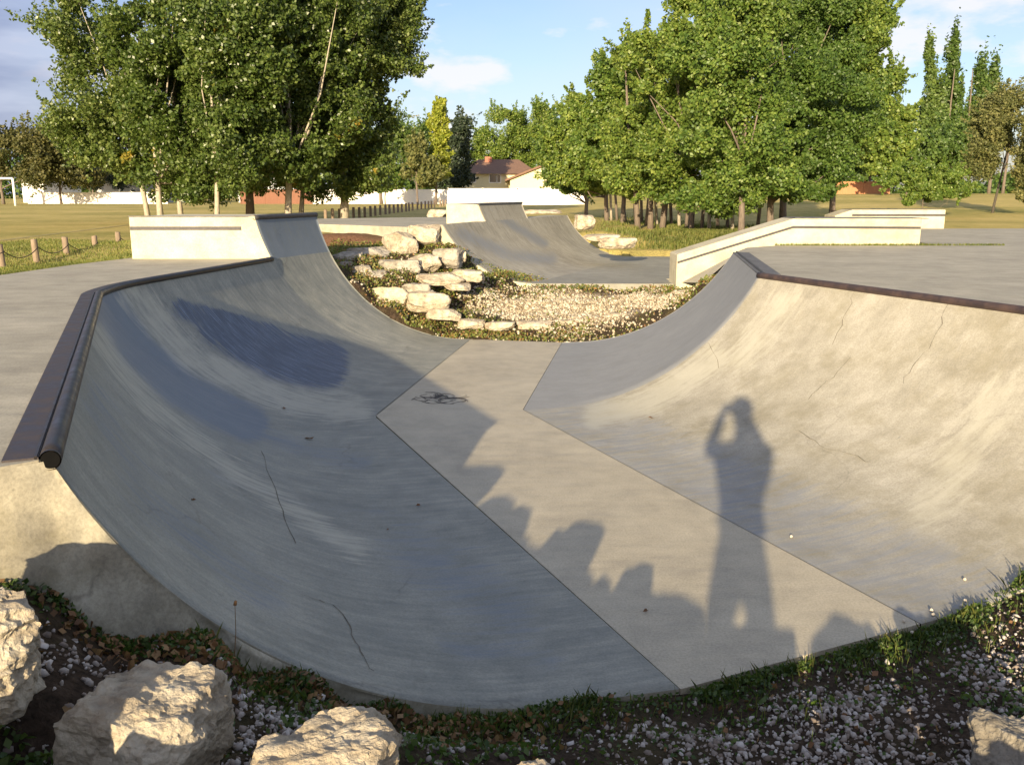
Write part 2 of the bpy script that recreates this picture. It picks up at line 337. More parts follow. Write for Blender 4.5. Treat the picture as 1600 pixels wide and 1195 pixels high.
def bank_mesh(name, G, UV, stain, mats, parent, cracks=(), flip=False):
    n, m_ = G.shape[:2]; V = list(map(tuple, G.reshape(-1, 3))); F = []; MI = []
    idx = lambda i, j: i*m_+j
    for i in range(n-1):
        for j in range(m_-1):
            f = (idx(i, j), idx(i, j+1), idx(i+1, j+1), idx(i+1, j)); F.append(f if not flip else f[::-1]); MI.append(0)
    # solid end caps and a back
    for i in (0, n-1):
        b = len(V); V += [(G[i, j, 0], G[i, j, 1], -.35) for j in range(m_)]
        for j in range(m_-1):
            f = (idx(i, j), b+j, b+j+1, idx(i, j+1)); F.append(f); MI.append(1)
    # cracks: thin dark ribbons lying on the surface
    PX = project(G).reshape(-1, 2); GV = G.reshape(-1, 3)
    for cr in cracks:
        pts = []
        for (x0, y0), (x1, y1) in zip(cr[:-1], cr[1:]):
            k = max(2, int(math.hypot(x1-x0, y1-y0)/9))
            for q in range(k): pts.append((x0+(x1-x0)*q/k+random.uniform(-2.2, 2.2), y0+(y1-y0)*q/k+random.uniform(-2.2, 2.2)))
        pts.append(cr[-1]); W = []
        for p in pts:
            dd = np.linalg.norm(PX-np.array(p), axis=1); k = np.argsort(dd)[:4]; wgt = 1/(dd[k]+1.5); W.append((GV[k]*wgt[:, None]).sum(0)/wgt.sum())
        for a, c in zip(W[:-1], W[1:]):
            d = c-a; l = np.linalg.norm(d)
            if l < 1e-4: continue
            s_ = np.cross(d/l, [0, 0, 1.]); s_ = s_/(np.linalg.norm(s_)+1e-9)*random.uniform(.0008, .0026); up = np.array([0, 0, .004])
            b = len(V); V += [tuple(a-s_+up), tuple(a+s_+up), tuple(c+s_+up), tuple(c-s_+up)]; F.append((b, b+1, b+2, b+3)); MI.append(2)
    me = mesh_py(name, V, F)
    me.polygons.foreach_set('material_index', MI)
    me.polygons.foreach_set('use_smooth', [x == 0 for x in MI])
    uvl = me.uv_layers.new(name='UVMap'); UVf = UV.reshape(-1, 2); li = np.zeros(len(me.loops), np.int32); me.loops.foreach_get('vertex_index', li)
    uvd = np.zeros((len(li), 2), np.float32); ok = li < len(UVf); uvd[ok] = UVf[li[ok]]; uvl.data.foreach_set('uv', uvd.ravel())
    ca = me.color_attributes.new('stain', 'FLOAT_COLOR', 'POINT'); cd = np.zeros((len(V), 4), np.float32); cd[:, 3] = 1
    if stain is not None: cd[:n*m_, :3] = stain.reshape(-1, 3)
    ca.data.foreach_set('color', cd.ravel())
    return link(name, me, mats, parent)
M['crack'] = simple('crack_line', (.13, .115, .09), .95, 0, .5, 30)
bowl = empty('skate_bowl', (0, 3.4, 0), 'concrete skate bowl sunk between the decks with curved banks and steel coping', 'skate bowl')
# floor strip: base slab, and bright elbow-shaped strip with open joints
GL, UVL = bank_grid(left, 70, DZ)
ub = np.linspace(0, 1, GL.shape[1]); GL[..., 1] += .055*np.sin(np.pi*ub)[None, :]*np.exp(-np.arange(GL.shape[0])/7.0)[:, None]
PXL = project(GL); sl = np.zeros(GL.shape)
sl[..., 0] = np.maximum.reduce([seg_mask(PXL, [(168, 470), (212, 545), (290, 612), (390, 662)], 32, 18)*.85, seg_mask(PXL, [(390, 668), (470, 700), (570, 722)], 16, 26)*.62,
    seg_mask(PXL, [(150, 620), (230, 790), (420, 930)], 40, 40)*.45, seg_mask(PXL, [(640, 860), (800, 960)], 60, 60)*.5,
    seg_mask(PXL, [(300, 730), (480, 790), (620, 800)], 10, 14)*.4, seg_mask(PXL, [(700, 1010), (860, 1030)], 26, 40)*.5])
sl[..., 1] = np.maximum(seg_mask(PXL, [(350, 505), (430, 555), (505, 568)], 40, 20), seg_mask(PXL, [(290, 478), (340, 500)], 24, 16)*.8)*sw(-6, 8, PXL[..., 1]-(462+(PXL[..., 0]-270)*.272))  # blue scuffed patch; its upper edge paints in the coping's shadow line
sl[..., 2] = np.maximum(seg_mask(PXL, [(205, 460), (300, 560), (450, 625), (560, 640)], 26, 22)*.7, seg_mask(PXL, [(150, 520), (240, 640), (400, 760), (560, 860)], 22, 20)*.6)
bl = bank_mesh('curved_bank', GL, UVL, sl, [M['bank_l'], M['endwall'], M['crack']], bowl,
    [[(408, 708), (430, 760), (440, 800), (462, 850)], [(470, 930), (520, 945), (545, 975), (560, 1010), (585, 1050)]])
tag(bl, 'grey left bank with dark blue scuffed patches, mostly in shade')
GR, UVR = bank_grid(right, 70, DZ)
PXR = project(GR); sr = np.zeros(GR.shape)
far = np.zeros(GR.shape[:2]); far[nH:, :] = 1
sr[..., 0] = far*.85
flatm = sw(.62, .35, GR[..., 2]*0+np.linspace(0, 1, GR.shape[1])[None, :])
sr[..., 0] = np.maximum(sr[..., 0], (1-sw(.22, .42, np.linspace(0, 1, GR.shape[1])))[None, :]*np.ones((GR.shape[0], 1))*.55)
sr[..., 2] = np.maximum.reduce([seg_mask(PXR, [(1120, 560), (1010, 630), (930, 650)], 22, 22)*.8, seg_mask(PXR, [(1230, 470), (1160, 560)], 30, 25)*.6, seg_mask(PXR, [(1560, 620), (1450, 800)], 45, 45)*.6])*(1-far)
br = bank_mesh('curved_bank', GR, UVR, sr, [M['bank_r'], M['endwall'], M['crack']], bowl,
    [[(1482, 470), (1470, 505), (1450, 545), (1410, 600)], [(1105, 530), (1114, 550), (1124, 575)],
     [(1240, 670), (1290, 700), (1320, 708), (1360, 722)], [(1335, 455), (1318, 500), (1300, 540)], [(1330, 560), (1300, 590), (1262, 625)]])
tag(br, 'tan right bank with hip corner, mottled and cracked, in sun')
# raised wall: the far left arc carries on upward to 1.6 m
Rr = (1.79**2+DZ*DZ)/(2*DZ); W = left[nD:]; nW = 14; GW = np.zeros((len(W), nW+1, 3)); UW = np.zeros((len(W), nW+1, 2))
a0 = math.asin(1.79/Rr); a1 = math.acos(1-1.6/Rr)
for i, (T, C, run) in enumerate(W):
    d0 = (C-T)/np.linalg.norm(C-T)
    for j in range(nW+1):
        a = a0+(a1-a0)*j/nW; p = C+d0*(Rr*math.sin(a)-1.79); GW[i, j] = (p[0], p[1], Rr*(1-math.cos(a))); UW[i, j] = (i*.057, 2+Rr*(a-a0))
top_a, top_b = GW[0, -1], GW[-1, -1]
sW = np.zeros(GW.shape); sW[..., 0] = .75
wl = bank_mesh('raised_wall', GW, UW, sW, [M['bank_l'], M['ledge'], M['crack']], bowl)
for o in (bl, br, wl): pass
fl = MB()
def inset(p, q, g): p = np.array(p); q = np.array(q); d = (q-p)/np.linalg.norm(q-p); return d*g
g = .005
poly = [(.64+g, 3.11), (1.80-g, 3.64), (.10-g, 7.64), (.64-g, 11.27), (-.54+g, 11.53), (-1.165+g, 7.42)]
fl.prism(poly, -.12, 0.0)
tag(fl.build('floor_slab', M['floor'], bowl), 'smooth warm floor strip bent at its middle')
fb = MB().prism([(-.2, 2.93), (.64, 3.13), (1.8, 3.66), (2.4, 3.95), (1.2, 7.5), (1.3, 11.3), (-1.1, 11.6), (-1.8, 7.4)], -.36, -.13); fb.build('floor_base', M['plaza'], bowl)
# steel coping: pipe on the lip and flat plate behind it
pl = [np.append(s[1], DZ+.012) for s in left[:nD+1]]
def offset_line(pts, d):
    out_ = []
    for i, p in enumerate(pts):
        t = pts[min(i+1, len(pts)-1)]-pts[max(i-1, 0)]; t = t[:2]/np.linalg.norm(t[:2]); out_.append(np.array([p[0]-t[1]*d, p[1]+t[0]*d, p[2]]))
    return out_
pp = offset_line(pl, .0)
mb = MB().tube([tuple(p-np.array([0, 0, .015])) for p in pp], .030, 16); o = mb.build('coping_pipe', M['pipe'], bowl, True); tag(o, 'dark steel pipe on the left lip, rounded at the elbow')
def plate(pts, d0, d1, z0, z1):
    a = offset_line(pts, d0); b = offset_line(pts, d1); m = MB(); n = len(pts); V = []
    for p, q in zip(a, b): V += [(p[0], p[1], z1), (q[0], q[1], z1), (q[0], q[1], z0), (p[0], p[1], z0)]
    F = []
    for i in range(n-1):
        for k in range(4): F.append((4*i+k, 4*i+(k+1) % 4, 4*i+4+(k+1) % 4, 4*i+4+k))
    F += [(3, 2, 1, 0), (4*n-4, 4*n-3, 4*n-2, 4*n-1)]
    return m.add(V, F)
plate([p for p in pl], .031, .125, DZ-.01, DZ+.006).build('steel_plate', M['plate'], bowl)
plate([p for p in pl], .034, .042, DZ, DZ+.0105).build('weld_bead', M['pipe'], bowl)
prr = [np.append(s[1], DZ+.0) for s in right]
o = MB().tube([tuple(p) for p in prr[:nH+1]], .030, 14).build('coping_pipe', M['pipe_r'], bowl, True); tag(o, 'rusty brown pipe along the right lip')
hp = prr[nH:]; o = plate(hp, -.20, .0, DZ-.04, DZ+.012).build('steel_plate', M['coat'], bowl); tag(o, 'dark plate on the short far lip behind the hip')
MB().tube([tuple(p+np.array([.05, 0, .012])) for p in hp], .014, 8).build('coping_pipe', M['strip'], bowl, True)
tp = [GW[i, -1] for i in range(len(W))]
o = MB().tube([tuple(p+np.array([0, 0, -.02])) for p in tp], .03, 12).build('coping_pipe', M['strip'], bowl, True); tag(o, 'short dark pipe on top of the raised wall')
# near end of the left deck: thick concrete end wall beside the rocks
e0 = at(100, 718, DZ)[:2]; e1 = at(0, 722, DZ)[:2]
# ------------------------------------------------------------------ decks
dl = [tuple(p[:2]) for p in offset_line(pl, .010)]
EW = [(-1.345, 2.498), (-1.43, 2.42), (-2.3, 1.75)]
dl_pts = [EW[2], EW[1], EW[0]]+dl[1:]+[(-3.02, 10.72), (-2.66, 12.05), (-4.35, 12.2)]
gx = [at(232, 400, DZ)[:2], at(120, 413, DZ)[:2], at(0, 430, DZ)[:2]]
dl_pts = dl_pts+[tuple(gx[0]), tuple(gx[1]), tuple(gx[2]), (-5.4, 7.2), (-7.5, 3.5), (-6.0, .6)]
prof = GL[0][::-1]; cols = [(np.array(EW[2]), DZ), (lerp(EW[2], EW[1], .5), DZ), (lerp(EW[2], EW[1], .8), DZ)]+[(lerp(EW[1], EW[0], k/3), DZ) for k in range(4)]+[(p[:2], p[2]) for p in prof[1:40]]
Vw = []; nr = 22
for i, (c, zt_) in enumerate(cols):
    a_ = cols[max(0, i-1)][0]; b_ = cols[min(len(cols)-1, i+1)][0]; d_ = (b_-a_)/np.linalg.norm(b_-a_); n_ = np.array([d_[1], -d_[0]])
    for j in range(nr+1):
        q = j/nr; z_ = zt_-.006-(zt_+.25)*q**1.3; p = c+n_*(.004+.13*(zt_-z_)**.8*(.35+.65*min(1, q*3))+(.03*mnoise.fractal(Vector((c[0]*5, c[1]*5, z_*5)), 1, 2, 4) if j else 0)); Vw.append((p[0], p[1], z_))
Fw = [(i*(nr+1)+j, i*(nr+1)+j+1, (i+1)*(nr+1)+j+1, (i+1)*(nr+1)+j) for i in range(len(cols)-1) for j in range(nr)]
tag(link('end_wall', mesh_py('end_wall', Vw, Fw), M['endwall'], bowl, True), 'rough lit end wall under the near end of the left coping')
pe = pl[0]-(pl[3]-pl[0])/np.linalg.norm(pl[3]-pl[0])*.012-np.array([0, 0, .015]); MB().tube([tuple(pl[0]-np.array([0, 0, .015])), tuple(pe)], [.030, .030], 16, False).build('pipe_end', M['pipe'], bowl, True)
MB().tube([tuple(pe+(pl[3]-pl[0])*.01), tuple(pe+(pl[3]-pl[0])*.02)], [.026, .026], 16).build('pipe_hollow_shade', M['black'], bowl)  # black disc stands in for the dark inside of the open pipe
def slab(name, pts, z0, z1, m, parent=None):
    bm = bmesh.new(); vs = [bm.verts.new((p[0], p[1], z1)) for p in pts]; f = bm.faces.new(vs)
    if f.normal.z < 0: f.normal_flip()
    bm.normal_update()
    if f.normal.z < 0: f.normal_flip()
    top = f
    r = bmesh.ops.extrude_face_region(bm, geom=[f]); ev = [v for v in r['geom'] if isinstance(v, bmesh.types.BMVert)]
    for v in ev: v.co.z = z1
    for v in vs: v.co.z = z0
    bmesh.ops.triangulate(bm, faces=[f_ for f_ in bm.faces if len(f_.verts) > 4]); bmesh.ops.recalc_face_normals(bm, faces=bm.faces)
    me = bpy.data.meshes.new(name); bm.to_mesh(me); bm.free(); return link(name, me, m, parent)
tag(slab('deck_pavement', dl_pts, -.34, DZ, M['deck']), kind='structure')
lw_end = at(1240, 383, DZ)
dr_pts = [tuple(p[:2]+np.array([.01, 0])) for p in prr[:nH+1]]+[tuple(p[:2]+np.array([.01, 0])) for p in hp[1:]]
dr_pts = dr_pts+[(3.35, 12.9), (4.0, 13.48), (6.3, 13.48), (7.6, 20.0), (25, 20.4), (25, 4.0), (7, 2.6)]
tag(slab('deck_pavement', dr_pts, -.34, DZ, M['deck']), kind='structure')
# bank beside the ledge, from the right deck down to the far plaza
bk = MB(); bk.add([(2.95, 11.85, DZ-.02), (3.36, 12.9, DZ-.004), (4.02, 13.47, DZ-.004), (2.55, 13.47, .55), (2.7, 12.7, .62)], [(0, 1, 2, 3, 4)])
tag(bk.build('bank_pavement', M['deck']), kind='structure')
# far plaza
Pq = [(.3, 13.8), (2.5, 13.75), (2.5, 14.6), (4.4, 14.7), (9, 15.2), (9, 19.6), (2.75, 19.9)]
tag(slab('plaza_pavement', Pq, .1, PZ, M['plaza']), kind='structure')
# concrete path behind the basin
pa = at(500, 353, 1.28)[:2]; pb = at(664, 351, 1.36)[:2]
tag(slab('path', [tuple(pa), tuple(pb), (-1.12, 14.5), (.9, 20.6), (1.2, 22.0), (-2.2, 21.5), (-5.5, 19.5), (-6.0, 16.5)], .7, 1.31, M['deck']), kind='structure')

# ------------------------------------------------------------------ terrain
CPT = np.array([  # x, y, z control points around the concrete
 (-8,-6,1.0),(-3,-6,.95),(0,-6,.5),(4,-6,.2),(9,-6,.3),(-4,-1,1.0),(-2.6,1,.95),(-1.7,1.6,.78),(-1.35,2.0,.70),(-1.55,2.35,.78),(-1.0,2.5,.50),(-1.05,1.8,.55),(-.75,2.64,.30),(-.7,2.1,.40),(-.7,1.6,.46),(-.45,2.75,.12),(-.25,2.85,.02),
 (-.35,2.2,.27),(-.35,1.4,.46),(-1.2,1.9,.70),(-.8,1.3,.52),(.0,2.9,-.02),(.0,2.3,.14),(.1,1.7,.30),(.1,1.25,.42),(0,.6,.38),(0,0,.30),(.64,3.05,-.02),(.64,2.4,.08),(.7,1.7,.20),(.7,1.2,.40),(1.4,1.2,.40),(2.0,1.3,.38),(2.7,1.4,.42),(3.4,1.6,.5),(1,0,.30),(1.2,3.3,-.02),(1.3,2.6,.06),(1.4,2,.14),(1.8,3.55,-.02),(2.2,3.0,.04),(2.5,2,.15),
 (2.2,3.8,0.0),(2.6,3.95,.06),(2.9,4.0,.18),(3.2,4.1,.36),(3.5,4.3,.6),(3.9,4.3,.85),(4,3,.55),(5.5,3.2,.9),(6,0,.7),(9,1,1.0),
 (-.8,11.75,-.02),(0,11.6,-.02),(.7,11.4,-.02),(1.2,11.5,0.0),(1.7,11.6,.12),(2.2,11.7,.38),(2.7,11.85,.75),(-1.2,11.85,.12),(-1.7,11.95,.38),(-2.2,12.05,.7),(-2.6,12.2,.95),(0,12.5,.15),(1,12.4,.17),(1.9,12.5,.27),(2.5,12.6,.5),(0,13.1,.31),(1,13.1,.32),(2,13.2,.38),(-.6,12.5,.22),(-.5,13.2,.40),(-1.1,12.8,.45),
 (.25,13.7,.43),(1,13.7,.44),(2.3,13.7,.44),(-.3,13.9,.6),(-.8,13.6,.70),(-1.6,13.0,.75),(-2.2,13.2,.92),(-1.5,13.9,.95),(-1.1,14.25,1.05),(-2.2,14.1,1.02),(-3.2,13.5,1.0),(-1.7,14.8,1.18),(-2.8,15.2,1.2),(-3.8,15.8,1.2),(-4.5,14,1.0),(-4.6,12,1.0),(-5,10.3,1.0),(-5.4,8.6,1.02),(-6.4,7.5,1.0),(-6.5,10,.88),(-8,5,1.0),(-9,9,.85),(-7.9,14,.72),(-7.9,20,.76),(-6,18,1.0),(-5,22,1.0),(0,23,1.0),(2,21.5,1.0),
 (3.0,20.6,.6),(5,20.2,.5),(8,20.5,.75),(2.2,20.2,.6),(2.0,21.8,.9),(4,23,.85),(8,24,.95),(12,21.5,1.0),(20,21.5,1.02),(8,14,1.0),(6,14.4,.7),
 (-12,2,1.0),(-12,12,.8),(-12,25,.78),(-5,30,.82),(5,30,.85),(14,30,.95),(26,24,1.0),(26,0,1.0),(26,40,.9),(-12,40,.82),(0,45,.86),(14,45,.9)])
slabs = [(dl_pts, DZ), (dr_pts, DZ), (Pq, PZ), ([tuple(pa), tuple(pb), (-1.12, 14.5), (.9, 20.6), (1.2, 22.0), (-2.2, 21.5), (-5.5, 19.5), (-6.0, 16.5)], 1.31)]
pit_poly = [tuple(s[0]) for s in left[:1]]+[tuple(left[0][1])]+[tuple(s[1]) for s in left[::6]]+[tuple(left[-1][1]), (-.54, 11.53), (.64, 11.27), (2.86, 11.70), (2.32, 8.45), (3.87, 4.60), (1.80, 3.64), (.64, 3.11), (.12, 2.98)]
pit_poly = [(.12, 3.03), (-1.34, 2.50)]+[tuple(s[1]) for s in left[4::6]]+[(-2.42, 12.0), (-.54, 11.53), (.64, 11.27), (2.86, 11.70), (2.32, 8.45), (3.87, 4.60), (1.80, 3.64), (.64, 3.11)]
quart_poly = [(.3, 13.8), (2.75, 19.9), (1.3, 21.1), (-1.1, 14.5)]
def inside(poly, X, Y):
    r = np.zeros(X.shape, bool); n = len(poly)
    for i in range(n):
        x0, y0 = poly[i][:2]; x1, y1 = poly[(i+1) % n][:2]
        c = ((y0 > Y) != (y1 > Y)) & (X < (x1-x0)*(Y-y0)/((y1-y0) or 1e-9)+x0); r ^= c
    return r
def edge_dist(poly, X, Y):
    b = np.full(X.shape, 1e9); n = len(poly)
    for i in range(n):
        x0, y0 = poly[i][:2]; x1, y1 = poly[(i+1) % n][:2]; dx, dy = x1-x0, y1-y0
        t = np.clip(((X-x0)*dx+(Y-y0)*dy)/(dx*dx+dy*dy+1e-9), 0, 1); b = np.minimum(b, np.hypot(X-x0-t*dx, Y-y0-t*dy))
    return b
def idw(X, Y):
    z = np.zeros(X.shape); wsum = np.zeros(X.shape)
    for x, y, zz in CPT:
        wt = 1/((X-x)**2+(Y-y)**2+.004)**1.75; z += wt*zz; wsum += wt
    return z/wsum
def field_z(X, Y): return .82+.10*sw(40, 70, Y)-.04*sw(70, 100, Y)+.10*sw(5, 30, X)+.85*sw(28, 75, Y)*sw(4, 20, X)
def ground(X, Y, cut=False):
    X = np.atleast_1d(np.asarray(X, float)); Y = np.atleast_1d(np.asarray(Y, float))
    f = np.clip(np.maximum.reduce([(X-14)/10, (-X-8.5)/3, (Y-26)/15, (-Y-4)/3]), 0, 1); f = f*f*(3-2*f)
    z = idw(X, Y)*(1-f)+field_z(X, Y)*f
    if cut:
        for poly, zs in slabs:
            ins = inside(poly, X, Y) & (edge_dist(poly, X, Y) > .10); z = np.where(ins, np.minimum(z, zs-.12), z)
            near = edge_dist(poly, X, Y) <= .16; z = np.where(near | inside(poly, X, Y), np.minimum(z, zs-.03), z)
        ins = inside(pit_poly, X, Y); z = np.where(ins, np.minimum(z, -.03), z); z = np.where(ins & (edge_dist(pit_poly, X, Y) > .09), -.4, z)
        ins = inside(quart_poly, X, Y); z = np.where(ins & (edge_dist(quart_poly, X, Y) > .12), .05, z)
    return z
def g1(x, y): return float(ground(x, y)[0])
def axis(lo, hi, seg):                  # graded spacing
    a = [lo]
    while a[-1] < hi:
        v = a[-1]; st = 60
        for (p, q, s_) in seg:
            if p <= v < q: st = s_; break
        a.append(v+st)
    return np.array(a)
ax = axis(-900, 900, [(-900, -100, 50), (-100, -20, 5), (-20, -9, .6), (-9, -4.5, .2), (-4.5, 4.6, .07), (4.6, 10, .2), (10, 30, .8), (30, 120, 6)])
ay = axis(-300, 1500, [(-300, -20, 40), (-20, -3, 1), (-3, 1, .15), (1, 4.8, .06), (4.8, 11, .2), (11, 15.2, .07), (15.2, 23, .2), (23, 45, .8), (45, 120, 4)])
XX, YY = np.meshgrid(ax, ay, indexing='ij'); ZZ = ground(XX.ravel(), YY.ravel(), True).reshape(XX.shape)
amp = np.clip(1-np.maximum(np.abs(XX)-9, 0)/6, 0, 1)
ZZ += np.where(ZZ > -.1, (rng.random(XX.shape)-.5)*.012*amp, 0)
V = np.stack([XX, YY, ZZ], -1).reshape(-1, 3); nx, ny = XX.shape
I, J = np.meshgrid(np.arange(nx-1), np.arange(ny-1), indexing='ij'); k = (I*ny+J).ravel()
me = mesh_np('ground', V, np.stack([k, k+ny, k+ny+1, k+1], 1), 4)
ca = me.color_attributes.new('cover', 'FLOAT_COLOR', 'POINT')
xf, yf = V[:, 0], V[:, 1]
soil = np.clip(sw(4.9, 4.0, np.where(xf > 3.2, yf+.4, yf))*sw(-5, -3, xf)*sw(9, 5, xf)+sw(11, 11.2, yf)*sw(16, 15, yf)*sw(-3.2, -2.2, xf)*sw(3.6, 3.0, xf), 0, 1)
gravel = sw(1.0, .7, np.hypot((xf-.95)/1.5, (yf-12.75)/.85))
red = sw(1.0, .6, np.hypot((xf+2.6)/1.6, (yf-14.9)/.7))
cc = np.stack([soil, gravel, red, np.ones_like(soil)], 1).astype(np.float32); ca.data.foreach_set('color', cc.ravel())
m, t, b = mat('ground_cover'); gc = N(t, 'ShaderNodeTexCoord').outputs['Object']
a_ = N(t, 'ShaderNodeAttribute', attribute_name='cover'); sx = N(t, 'ShaderNodeSeparateColor'); t.links.new(a_.outputs['Color'], sx.inputs[0])
n_a = tex(t, 'n', .22, gc, 8, .6).outputs['Fac']; n_b = tex(t, 'n', 2.5, mapping(t, gc, (1, .35, 1)), 8, .7).outputs['Fac']; n_c = tex(t, 'n', 30, gc, 6, .7).outputs['Fac']
n_m = tex(t, 'n', .12, mapping(t, gc, (.15, 1.6, 1), rot=(0, 0, .12)), 4, .6).outputs['Fac']
f = math_(t, 'ADD', math_(t, 'ADD', math_(t, 'MULTIPLY', n_a, .35), math_(t, 'MULTIPLY', n_m, .35)), math_(t, 'MULTIPLY', n_b, .3))
gr = ramp(t, f, [(.38, (.26, .25, .07)), (.5, (.46, .375, .13)), (.62, (.60, .47, .19))])
gr = mixrgb(t, .5, gr, ramp(t, n_c, [(.3, (.45, .45, .45)), (.7, (1.3, 1.3, 1.2))]), 'MULTIPLY')
so = ramp(t, n_c, [(.35, (.025, .018, .012)), (.6, (.075, .052, .036)), (.75, (.14, .11, .08))])
rd = ramp(t, n_c, [(.35, (.13, .065, .035)), (.65, (.25, .14, .08))])
vp = tex(t, 'v', 26, gc); gv = ramp(t, vp.outputs['Distance'], [(.15, (.58, .51, .40)), (.55, (.22, .17, .12))])
col = mixrgb(t, sx.outputs[0], gr, so); col = mixrgb(t, sx.outputs[2], col, rd)
sg = math_(t, 'MULTIPLY', math_(t, 'GREATER_THAN', math_(t, 'ADD', sx.outputs[0], math_(t, 'MULTIPLY', n_b, .0)), .5), ramp(t, n_b, [(.45, (0, 0, 0)), (.6, (.7,)*3)]))
col = mixrgb(t, math_(t, 'MULTIPLY', sg, .35), col, (.10, .10, .03)); col = mixrgb(t, sx.outputs[1], col, gv)
t.links.new(col, b.inputs['Base Color']); b.inputs['Roughness'].default_value = 1.0; b.inputs['Specular IOR Level'].default_value = .1
bump(t, b, n_c, .9, .03); M['ground'] = m
tag(link('ground', me, M['ground'], smooth=True), kind='structure')
# ------------------------------------------------------------------ ledges
def ledge(name, label, poly, z0, z1, parts, mat_='ledge', bev=.012):
    c = np.mean(np.array([p[:2] for p in poly]), 0); t_ = empty(name, (c[0], c[1], min(z0) if hasattr(z0, '__len__') else z0), label, 'ledge')
    MB().prism(poly, z0, z1).build('body', M[mat_], t_, bevel=bev)
    for nm, pts, mt in parts: pts.build(nm, M[mt], t_)
    return t_
LX0 = at(232, 400, DZ)[0]
led = empty('raised_ledge', (-3.8, 11.2, DZ), 'pale concrete block ledge with dark stripe at the end of the left deck', 'ledge')
ya = 10.66
tA = top_a; tB = top_b
poly = [(LX0, ya), (tA[0]-.10, ya), (tA[0]-.004, ya+.012), (tB[0]-.004, tB[1]), (tB[0]-.2, tB[1]+.05), (LX0-.02, 12.15)]
MB().prism(poly, DZ-.05, 1.585).build('body', M['ledge'], led, bevel=.01)
MB().prism([(LX0+.006, ya-.004), (tA[0]-.17, ya-.004), (tA[0]-.17, ya+.03), (LX0+.006, ya+.03)], 1.432, 1.475).build('steel_strip', M['strip'], led)
# side cheek between block and curved wall (closes the arc)
ck = MB(); n = nW+1; V = []; 
for j in range(n): V.append(GW[0, j]+np.array([-.001, -.003, 0]))
base = [(tA[0]-.10, ya-.002, DZ), (tA[0]-.10, ya-.002, 1.58)]
ck.add(V+[base[1], base[0]], [tuple(range(n+2))[::-1]]); ck.build('side_cheek', M['ledge'], led)
MB().prism([(LX0-.004, ya-.003), (tA[0]-.02, ya-.003), (tA[0]-.02, ya+.05), (LX0-.004, ya+.05)], 1.586, 1.596).build('edge_trim', M['coat'], led)
# sloping ledge in front of the right deck
yl = 13.5; P0 = atY(1058, 398, yl); P1 = atY(1240, 342, yl); P2 = atY(1441, 342, yl)
lg = empty('sloping_ledge', (P1[0], yl, .9), 'long pale ledge with dark stripe sloping down beside the deck to the far plaza', 'ledge')
dep = .62
def side_prism(prof, y0, y1):
    n = len(prof); V = [(p[0], y0, p[1]) for p in prof]+[(p[0], y1, p[1]) for p in prof]
    return MB().add(V, [tuple(range(n)), tuple(range(2*n-1, n-1, -1))]+[((i+1) % n, i, n+i, n+(i+1) % n) for i in range(n)])
zt = P1[2]
side_prism([(P0[0], .30), (P2[0], .30), (P2[0], zt), (P1[0], zt), (P0[0], P0[2])], yl, yl+dep).build('body', M['ledge'], lg, bevel=.012)
def strip(a, b, w0):   # ribbon on the face
    return side_prism([(a[0], a[1]-w0), (b[0], b[1]-w0), (b[0], b[1]), (a[0], a[1])], yl-.004, yl+.03)
s1 = strip((P0[0]+.01, P0[2]-.10), (P1[0], zt-.105), .035); s2 = strip((P1[0], zt-.105), (P2[0]-.01, zt-.115), .035); s1.add(s2.V, s2.F)
s1.build('steel_strip', M['strip'], lg)
side_prism([(P1[0]+.05, zt+.003), (P2[0]+.14, zt-.006), (P2[0]+.14, zt+.006), (P1[0]+.05, zt+.012)], yl+.10, yl+dep+.08).build('dark_cap', M['coat'], lg)
# second ledge further back
y2 = 20.2; Q0 = atY(1305, 337, y2); Q1 = atY(1332, 328, y2); Q2 = atY(1478, 328, y2)
lg2 = empty('low_ledge', (Q1[0], y2, 1.1), 'distant pale ledge with worn dark top, standing behind the sloping ledge near the round bush', 'ledge')
side_prism([(Q0[0], .8), (Q2[0], .8), (Q2[0], Q1[2]), (Q1[0], Q1[2]), (Q0[0], Q0[2])], y2, y2+.7).build('body', M['ledge'], lg2, bevel=.012)
side_prism([(Q1[0], Q1[2]-.14), (Q2[0], Q1[2]-.14), (Q2[0], Q1[2]-.095), (Q1[0], Q1[2]-.095)], y2-.004, y2+.02).build('steel_strip', M['strip'], lg2)
side_prism([(Q1[0], Q1[2]+.002), (Q2[0], Q1[2]+.002), (Q2[0], Q1[2]+.01), (Q1[0], Q1[2]+.01)], y2+.02, y2+.7).build('dark_cap', M['coat'], lg2)
# ------------------------------------------------------------------ far quarter pipe
qp = empty('quarter_pipe', (1.0, 17, PZ), 'grey concrete quarter pipe with raised middle section beyond the gravel basin', 'quarter pipe')
TA, TB = np.array([.3, 13.8]), np.array([2.75, 19.9]); KA, KB = np.array([-1.12, 14.48]), np.array([1.28, 21.05])
qs = []
nq = 90
hq = .87
for i in range(nq+1): t_ = i/nq; qs.append((lerp(TA, TB, t_), lerp(KA, KB, t_), 1.55))
GQ, UQ = bank_grid(qs, 40, hq); GQ[..., 2] += PZ
PXQ = project(GQ); sq = np.zeros(GQ.shape)
sq[..., 0] = np.maximum(seg_mask(PXQ, [(720, 365), (800, 400), (860, 405)], 12, 14)*.7, seg_mask(PXQ, [(780, 340), (850, 380)], 8, 10)*.8)
o = bank_mesh('transition', GQ, UQ, sq, [M['quarter'], M['ledge'], M['crack']], qp, flip=False)
i0, i1 = int(nq*.27), int(nq*.60); Rq = (1.55**2+hq*hq)/(2*hq); aq0 = math.asin(1.55/Rq); aq1 = math.acos(1-1.17/Rq)
GX = np.zeros((i1-i0+1, 9, 3)); UX = np.zeros((i1-i0+1, 9, 2))
